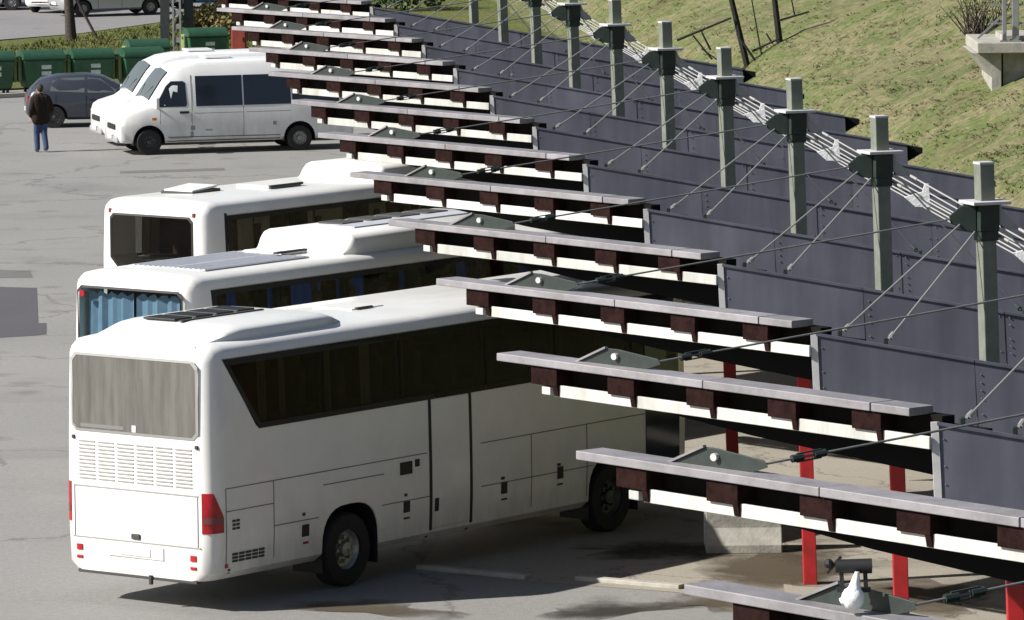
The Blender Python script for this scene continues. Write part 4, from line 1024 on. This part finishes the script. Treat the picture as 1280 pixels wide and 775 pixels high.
# cars along the far road
p = at(92, 23.5); a_ = .42
ax_ = Vector((math.cos(a_), math.sin(a_), 0))
make_car(p - ax_ * .82 + Vector((.0, .85, .054)), a_, "silver estate car on the far road right of the tree trunk", M['car_silver'], 'wagon', "cars along the far road")
p = at(60, 21); make_car(p + Vector((-.3, 1.2, .054)), R(245) + math.pi, "white car with its nose toward the yard, left of the tree trunk", M['car_white'], 'hatch', "cars along the far road")
p = at(46, 13); make_car(p + Vector((-1.0, 5.2, .054)), R(250), "red car mostly hidden behind the white car on the far road", M['car_red'], 'hatch', "cars along the far road")
p = at(36, 17); make_car(p + Vector((-4.3, 2.0, .054)), .06, "silver estate car at the top left corner of the picture", M['car_silver'], 'wagon', "cars along the far road")
p = at(196, 16); make_car(p + Vector((.1, 2.0, .054)), .25, "blue car behind the lattice pylon", M['car_blue'], 'hatch', "cars along the far road")

# =================================================================== BINS
def make_bin():
    r = bpy.data.objects.new("waste_container", None); COL.objects.link(r)
    mb = MB(); vs = []
    for z, a, b in ((.16, .52, .40), (.30, .56, .44), (1.02, .64, .50)): vs += [(-a, -b, z), (a, -b, z), (a, b, z), (-a, b, z)]
    fs = [(3, 2, 1, 0), (8, 9, 10, 11)] + [(i * 4 + j, i * 4 + (j + 1) % 4, (i + 1) * 4 + (j + 1) % 4, (i + 1) * 4 + j) for i in range(2) for j in range(4)]
    mb.add(vs, fs); mb.build("tub", M['bin'], r, bevel=.04)
    mb = MB(); mb.box((0, 0, 1.05), (1.36, 1.10, .06)); mb.build("rim", M['bin_lid'], r, bevel=.02)
    mb = MB(); n = 10; P = [(.54 * math.cos(math.pi * i / n), .22 * math.sin(math.pi * i / n)) for i in range(n + 1)]
    mb.prism(P, -.64, .64, lambda a, b, e: (e, a, 1.08 + b)); mb.build("lid", M['bin_lid'], r, smooth=35)
    for sx in (-1, 1):
        mb = MB(); mb.box((sx * .69, 0, .72), (.11, .42, .75)); mb.build("side_rib", M['bin_side_lit'], r, bevel=.03)  # paler olive than the tub: sun on the flank put into the colour
        mb = MB(); mb.cyl((sx * .66, -.12, 1.0), (sx * .80, -.12, 1.0), .05, 10); mb.build("lifting_pin", M['bin_side_lit'], r)
        for sy in (-1, 1):
            mb = MB(); mb.cyl((sx * .42 - .03, sy * .32, .09), (sx * .42 + .03, sy * .32, .09), .09, 12); mb.build("castor", M['black'], r)
    mb = MB(); mb.box((.06, -.487, .80), (.30, .012, .12), Matrix.Rotation(R(-6), 3, 'X')); mb.build("sticker", M['label'], r)
    mb = MB(); mb.box((.06, -.470, .62), (.30, .012, .14), Matrix.Rotation(R(-6), 3, 'X')); mb.build("sticker", M['label'], r)
    return r
bp_ = make_bin()
bl = ["green waste container cut off by the left edge of the picture", "green waste container right above the dark hatchback's tail", "green waste container above the dark hatchback's roof", "green waste container behind the hatchback's bonnet and the far van's windscreen"]
for i, px in enumerate((-12, 50, 111, 174)):
    b = bp_ if i == 0 else copy_tree(bp_)
    b.location = at(px, 119 - i * 1.8) + Vector((0, .5, .0)); b.rotation_euler = (0, 0, R(16 + 2 * i)); tag(b, bl[i], "bin", "green waste containers in a row")
b = copy_tree(bp_); b.location = at(256, 88) + Vector((0, .4, .05)); tag(b, "green waste container just right of the pylon, behind the vans' roofs", "bin", "green waste containers in a row")
b = copy_tree(bp_); b.location = at(183, 104) + Vector((0, .4, .05)); tag(b, "green waste container standing behind the rest, left of the pylon", "bin", "green waste containers in a row")

# =================================================================== TREE, PYLON, CABINET, SHRUBS
def tree(loc, label):
    r = empty("tree", loc, label, "tree")
    mb = MB(); pts_ = [(0, 0, 0), (-.05, 0, 1.2), (-.16, .02, 2.6), (-.22, .02, 4.2)]; rad = [.21, .16, .15, .12]
    for (p, q, a, b) in zip(pts_, pts_[1:], rad, rad[1:]): mb.cyl(p, q, a, 10, b)
    mb.cyl((-.22, .02, 4.1), (.5, .3, 6.2), .08, 8, .03); mb.cyl((-.22, .02, 4.1), (-1.0, -.1, 6.3), .08, 8, .03); mb.cyl((-.2, 0, 3.6), (-.2, .9, 5.8), .07, 8, .03)
    mb.build("trunk", M['bark'], r, smooth=50)
    mb = MB()
    for i in range(2600):
        c = random.choice([(.5, .3, 6.3, 1.2), (-1, -.1, 6.4, 1.3), (-.2, .9, 6.0, 1.2), (-.2, .2, 7.3, 1.1)])
        v = Vector((random.gauss(0, .55), random.gauss(0, .55), random.gauss(0, .45))) * c[3]; p = Vector(c[:3]) + v
        q = Vector((random.uniform(-1, 1), random.uniform(-1, 1), random.uniform(-1, 1))) * .14; s_ = Vector((random.uniform(-1, 1), random.uniform(-1, 1), random.uniform(-1, 1))) * .10
        mb.add([p - q, p + s_, p + q, p - s_], [(0, 1, 2, 3)])
    o = mb.build("crown", M['leaf_green'], r, fix=False); o['kind'] = 'stuff'
    mb = MB(); mb.cyl((.95, -.1, 0), (.05, .0, 1.75), .05, 8); mb.build("prop", M['bark'], r)
    return r
tree(at(89, 53) + Vector((0, 0, .05)), "dark tree trunk with a slanting prop on the lawn")
def pylon(loc):
    r = empty("lattice_pylon", loc, "grey lattice pylon rising above the white vans", "pylon")
    for sx in (-1, 1):
        mb = MB(); mb.bar((sx * .40, 0, 0), (sx * .30, 0, 12), .15, .30); mb.build("leg", M['pylon'], r)
    mb = MB(); mb.bar((-.12, -.16, 0), (-.08, -.16, 12), .09, .06); mb.bar((.12, -.16, 0), (.08, -.16, 12), .09, .06); mb.build("ladder_rail", M['pylon_mid'], r)
    for i in range(26):
        mb = MB(); mb.box((0, -.16, .3 + i * .44), (.17, .05, .16)); mb.build("rung", M['pylon_mid'], r)
    for i in range(12):
        mb = MB(); z = .2 + i * .95; mb.bar((-.36, .0, z), (.36, .0, z + .9), .06, .05); mb.bar((.36, .06, z), (-.36, .06, z + .9), .06, .05); mb.build("brace", M['pylon'], r)
    for z in (9.5, 11.2):
        mb = MB(); mb.box((0, 0, z), (2.6, .12, .12)); mb.build("crossarm", M['pylon'], r)
        for x in (-1.2, 1.2):
            mb = MB(); mb.cyl((x, 0, z + .06), (x, 0, z + .35), .06, 8, .03); mb.build("insulator", M['pylon_mid'], r)
    return r
pylon(at(222, 80) + Vector((0, 0, .05)))
def cabinet(loc):
    r = empty("utility_cabinet", loc, "small red cabinet on the lawn beside the far canopy wings", "cabinet")
    MB().box((0, 0, .5), (.50, .40, 1.0)).build("case", M['rust_box'], r, bevel=.02)
    MB().box((0, -.215, .5), (.42, .03, .82)).build("door", M['rust_box'], r, bevel=.01)
    MB().box((.15, -.24, .55), (.04, .03, .14)).build("handle", M['black'], r)
    MB().box((0, 0, 1.03), (.58, .50, .06)).build("roof", M['joist'], r, bevel=.015)
    return r
cabinet(at(299, 71.5) + Vector((0, 0, .05)))
def shrub(loc, h, w_, m, label):
    r = empty("shrub", loc, label, "shrub", "shrubs on the far lawn")
    mb = MB()
    for i in range(9):
        a = i * .7; q = Vector((math.cos(a) * w_ * .7, math.sin(a) * w_ * .7, h * random.uniform(.6, .95))); mb.cyl((0, 0, 0), q, .03, 5, .01)
    mb.build("stem", M['bark'], r)
    mb = MB()
    for i in range(1500):
        a = random.uniform(0, 6.28); rr = w_ * math.sqrt(random.random()); z = h * random.uniform(.08, 1) * (1 - .45 * (rr / w_) ** 2) * random.uniform(.8, 1.1)
        p = Vector((rr * math.cos(a), rr * math.sin(a), z)); q = Vector((random.uniform(-1, 1), random.uniform(-1, 1), random.uniform(-1, 1))) * .10; s_ = Vector((random.uniform(-1, 1), random.uniform(-1, 1), random.uniform(-1, 1))) * .07
        mb.add([p - q, p + s_, p + q, p - s_], [(0, 1, 2, 3)])
    mb.build("foliage", m, r, fix=False)['kind'] = 'stuff'
    return r
shrub(at(268, 47) + Vector((0, 0, .05)), 1.25, .95, M['leaf_yellow'], "yellowing autumn shrub right of the pylon")
shrub(at(296, 52) + Vector((0, 0, .05)), 1.0, .8, M['leaf_yellow'], "low brownish shrub behind the red cabinet")
shrub(at(245, 40) + Vector((0, 0, .05)), .8, .7, M['leaf_green'], "dark green shrub at the foot of the lawn behind the pylon")
shrub(at(505, 14) + Vector((0, 0, .05)), 2.2, 1.5, M['leaf_green'], "dark green bush beyond the far end of the canopy")

# =================================================================== HILL FENCE AND CONCRETE LANDING
def hp_(px, py, ref): 
    d = ray(px, py); k = ref.y / d.y; return Vector((d.x * k, ref.y, CH + d.z * k))
ref = hillhit(935, 84)
fr_ = empty("broken_fence", ref, "broken black timber fence leaning on the grassy slope", "fence")
def fb(name, A_, B_, w0, dy=0):
    a = hp_(*A_, ref) - ref + Vector((0, dy, 0)); b = hp_(*B_, ref) - ref + Vector((0, dy, 0))
    mb = MB(); mb.cyl(a, b, w0 / 2, 7, w0 * .38); mb.build(name, M['dead_wood'], fr_, smooth=50)
fb("post", (937, 95), (905, -40), .20); fb("post", (976, 60), (964, -40), .20, .3)
fb("rail", (846, 50), (914, 22), .08, -.12); fb("rail", (940, 64), (974, 48), .07, -.05); fb("rail", (974, 26), (1012, 15), .07, .2)
fb("broken_stake", (950, 85), (924, 46), .08, -.2); fb("broken_stake", (890, 74), (866, 44), .06, -.1); fb("broken_stake", (888, 62), (877, 40), .07, -.15); fb("broken_stake", (953, 74), (939, -5), .05, .1)
fb("broken_stake", (966, 55), (958, 42), .06, .1); fb("broken_stake", (905, 80), (876, 60), .04, -.3); fb("rail", (885, 80), (960, 90), .09, -.3); fb("broken_stake", (994, 20), (988, -10), .05, .3)

ref2 = hillhit(1228, 118)
cl = empty("concrete_landing", ref2, "concrete landing with steel railing posts jutting from the grassy slope", "landing")
cd = lambda px, py: hp_(px, py, ref2) - ref2
a = cd(1240, 50); b = cd(1330, 62)
mb = MB(); x0 = cd(1221, 60).x; x1 = x0 + 4.2; zt_ = cd(1221, 53).z
mb.box(((x0 + x1) / 2, 1.6, zt_ - .13), (x1 - x0, 3.6, .26)); mb.build("slab", M['concrete'], cl, bevel=.02)
mb = MB(); xl = cd(1214, 60).x; z1_ = zt_ - .262; zb_ = cd(1214, 110).z
P = [(xl + .02, z1_), (xl + .75, z1_), (xl + .75, zb_ - .6), (xl + .52, zb_ - .6), (xl + .50, zb_ + .25), (xl + .12, zb_ + .75)]
mb.prism(P, .15, 3.0, lambda p, q, e: (p, e, q)); mb.build("side_wall", M['concrete'], cl, bevel=.015)
mb = MB(); mb.box((xl + 2.2, 1.4, (z1_ + zb_) / 2 - .1), (2.8, 2.2, z1_ - zb_ + 1.0)); mb.build("core_wall", M['concrete'], cl)
for (px, w_) in ((1256, .10), (1270, .16), (1300, .12)):
    q = cd(px, 50); mb = MB(); mb.box((q.x, .12, zt_ + .8), (w_, .10, 1.6)); mb.build("railing_post", M['rail_steel'], cl, bevel=.01)
    mb = MB(); mb.box((q.x, .12, zt_ + .02), (w_ + .1, .18, .03)); mb.build("base_plate", M['rail_steel'], cl)
for z in (.45, .9, 1.45):
    mb = MB(); mb.bar((x0 + .3, .12, zt_ + z), (x1, .12, zt_ + z), .04, .04); mb.build("handrail", M['rail_steel'], cl)
mb = MB(); mb.bar(cd(1222, 48) + Vector((0, -.05, 0)), cd(1252, 20) + Vector((0, -.05, 0)), .05, .05); mb.build("handrail", M['rail_steel'], cl)
# bare brush beside the landing
br = empty("dead_bush", hillhit(1226, 45), "tangled bare brown bush left of the concrete landing", "bush")
mb = MB()
for i in range(70):
    a0 = Vector((random.uniform(-.4, .5), random.uniform(-.3, .3), 0)); q = a0 + Vector((random.uniform(-.7, .7), random.uniform(-.4, .4), random.uniform(.4, 1.4))); mb.cyl(a0, q, .02, 4, .006)
mb.build("twigs", M['bark'], br)
mb = MB()
for i in range(260):
    p = Vector((random.gauss(.1, .4), random.gauss(0, .25), random.uniform(.1, 1.2))); q = Vector((random.uniform(-1, 1), random.uniform(-1, 1), random.uniform(-1, 1))) * .07
    mb.add([p, p + q, p + q.cross(Vector((.3, .2, .9)))], [(0, 1, 2)])
mb.build("foliage", M['joist'], br, fix=False)['kind'] = 'stuff'

# =================================================================== UNDER THE CANOPY
def barrier(loc):
    r = empty("concrete_block", loc, "grey concrete block on the platform below the canopy", "block")
    P = [(-.30, 0), (.30, 0), (.30, .12), (.17, .35), (.15, .9), (-.15, .9), (-.17, .35), (-.30, .12)]
    mb = MB(); mb.prism(P, 0, 1.05, lambda a, b, e: (e, a, b)); mb.build("block", M['concrete'], r, bevel=.015)
    mb = MB(); mb.box((.52, 0, .915), (.3, .1, .03)); mb.build("lifting_plate", M['rail_steel'], r)
    mb = MB(); mb.box((-.012, 0, .5), (.02, .2, .78)); mb.build("lit_end_plate", M['board'], r)  # pale plate paints the sunlit left end of the block
    return r
barrier(at(882, 689))
# bag and lamp on the nearest bracket
nb = bays[-1].location
B0w = nb + Vector((1.34, yl(1.34) + .34, zl(1.34))) * K
q = B0w + Vector((.22, -.30, .10))
mb = MB(); mb.ball((0, 0, 0), .085, 12, 8, (1, .8, 1.05)); mb.cyl((.01, 0, .06), (.03, 0, .19), .05, 8, .015); mb.cyl((-.09, 0, -.03), (-.02, 0, 0), .03, 6, .05)
bag = mb.build("plastic_bag", M['rag'], smooth=60); bag.location = q + Vector((-.20, -.08, .02)); tag(bag, "crumpled white plastic bag tied to the nearest wing's bracket", "bag")
lp = empty("clamp_lamp", q + Vector((-.22, .0, .07)), "small black lamp clamped on the nearest wing's bracket", "lamp")
mb = MB(); mb.cyl((-.10, 0, .17), (.16, 0, .17), .048, 10, .055); mb.build("lamp_head", M['black'], lp, smooth=40)
mb = MB(); mb.bar((-.05, 0, -.02), (-.06, 0, .16), .03, .03); mb.bar((.12, 0, -.02), (.11, 0, .16), .03, .03); mb.box((.03, 0, .0), (.24, .06, .03)); mb.build("yoke", M['black'], lp)
mb = MB(); mb.bar((-.16, 0, .12), (-.06, 0, .24), .03, .02); mb.ball((-.15, 0, .19), .035, 8, 6); mb.build("clamp", M['black'], lp)

# =================================================================== PERSON
def person(loc, face):
    r = empty("person", loc, "person in a dark jacket and blue jeans walking across the yard", "person", None, face)
    # x = facing direction, y = left
    mb = MB()
    def limb(ps, rs, n=10):
        for (p, q, a, b) in zip(ps, ps[1:], rs, rs[1:]): mb.cyl(p, q, a, n, b); mb.ball(p, a, n, 6)
        mb.ball(ps[-1], rs[-1], n, 6)
    hip = {1: (0, .09, .92), -1: (0, -.09, .92)}
    knee = {1: (.10, .09, .50), -1: (.01, -.08, .50)}; ank = {1: (.06, .09, .09), -1: (-.14, -.08, .12)}
    for s_ in (1, -1): limb([hip[s_], knee[s_], ank[s_]], [.095, .065, .045])
    limb([(0, 0, .92), (0, 0, 1.12), (.01, 0, 1.36), (.02, 0, 1.46)], [.14, .13, .15, .07]); mb.ball((.0, 0, 1.38), .12, 12, 8, (.9, 1.75, .75))
    limb([(.02, 0, 1.44), (.04, 0, 1.58)], [.06, .055]); mb.ball((.05, 0, 1.64), .105, 14, 10, (1.0, .80, 1.18))
    mb.cyl((.145, 0, 1.655), (.17, 0, 1.615), .018, 6, .022)                     # nose
    for s_ in (1, -1):
        mb.ball((.04, s_ * .088, 1.63), .028, 6, 5, (.8, .4, 1.2))
        sh_ = (0, s_ * .20, 1.40); el = (-.06, s_ * .29, 1.13); wr = (.08, s_ * .25, .93)
        limb([sh_, el, wr], [.062, .047, .033]); h0 = Vector(wr); d = Vector((.05, 0, -.09)).normalized()
        mb.ball(h0 + d * .05, .04, 8, 6, (1, .55, 1.2))
        for k, (o_, L_) in enumerate(((-.027, .065), (-.009, .078), (.009, .074), (.026, .058))):
            b0 = h0 + d * .085 + Vector((o_ * .9, 0, o_ * .5)); b1 = b0 + d * L_ * .55; b2 = b1 + Vector((.0, -s_ * .018, -L_ * .45)); limb([b0, b1, b2], [.010, .009, .007], 6)
        b0 = h0 + d * .03 + Vector((.03, -s_ * .01, .0)); limb([b0, b0 + Vector((.035, -s_ * .01, -.03)), b0 + Vector((.045, -s_ * .015, -.06))], [.012, .010, .008], 6)
    o = mb.build("body", M['skin'], r)
    rm = o.modifiers.new("remesh", 'REMESH'); rm.mode = 'VOXEL'; rm.voxel_size = .012; rm.use_smooth_shade = True
    def cloth(name, m, parts, vox=.016):
        c = MB()
        for ps, rs in parts:
            for (p, q, a, b) in zip(ps, ps[1:], rs, rs[1:]): c.cyl(p, q, a, 12, b); c.ball(p, a, 12, 6)
            c.ball(ps[-1], rs[-1], 12, 6)
        oo = c.build(name, m, r); rm2 = oo.modifiers.new("remesh", 'REMESH'); rm2.mode = 'VOXEL'; rm2.voxel_size = vox; rm2.use_smooth_shade = True
        return c, oo
    cloth("trousers", M['jeans'], [([hip[s_], knee[s_], ank[s_]], [.115, .085, .07]) for s_ in (1, -1)] + [([(0, -.06, .93), (0, .06, .93)], [.125, .125])])
    parts = [([(0, s_ * .20, 1.40), (-.06, s_ * .29, 1.13), (.07, s_ * .25, .95)], [.082, .068, .055]) for s_ in (1, -1)]
    parts += [([(0, y_, .86), (0, y_ * 1.0, 1.1), (0, y_ * 1.15, 1.38)], [.155, .155, .145]) for y_ in (-.10, 0, .10)] + [([(.01, 0, 1.42), (.02, 0, 1.50)], [.095, .075])]
    cloth("jacket", M['jacket'], parts)
    c = MB(); c.ball((.032, 0, 1.672), .112, 14, 10, (1.0, .84, 1.08)); hb = c.build("hair", M['hair'], r, smooth=60)
    for s_ in (1, -1):
        a = ank[s_]; c = MB(); c.ball((a[0] + .06, a[1], a[2] - .045), .075, 10, 7, (1.75, .62, .62)); c.build("shoe", M['shoe'], r, smooth=60)
        c = MB(); c.ball((.137, s_ * .036, 1.655), .013, 8, 6); c.build("eye", M['black'], r)
    c = MB(); c.box((.15, 0, 1.575), (.012, .05, .010)); c.build("mouth", M['taillight'], r)
    return r
person(at(52, 190), R(115))
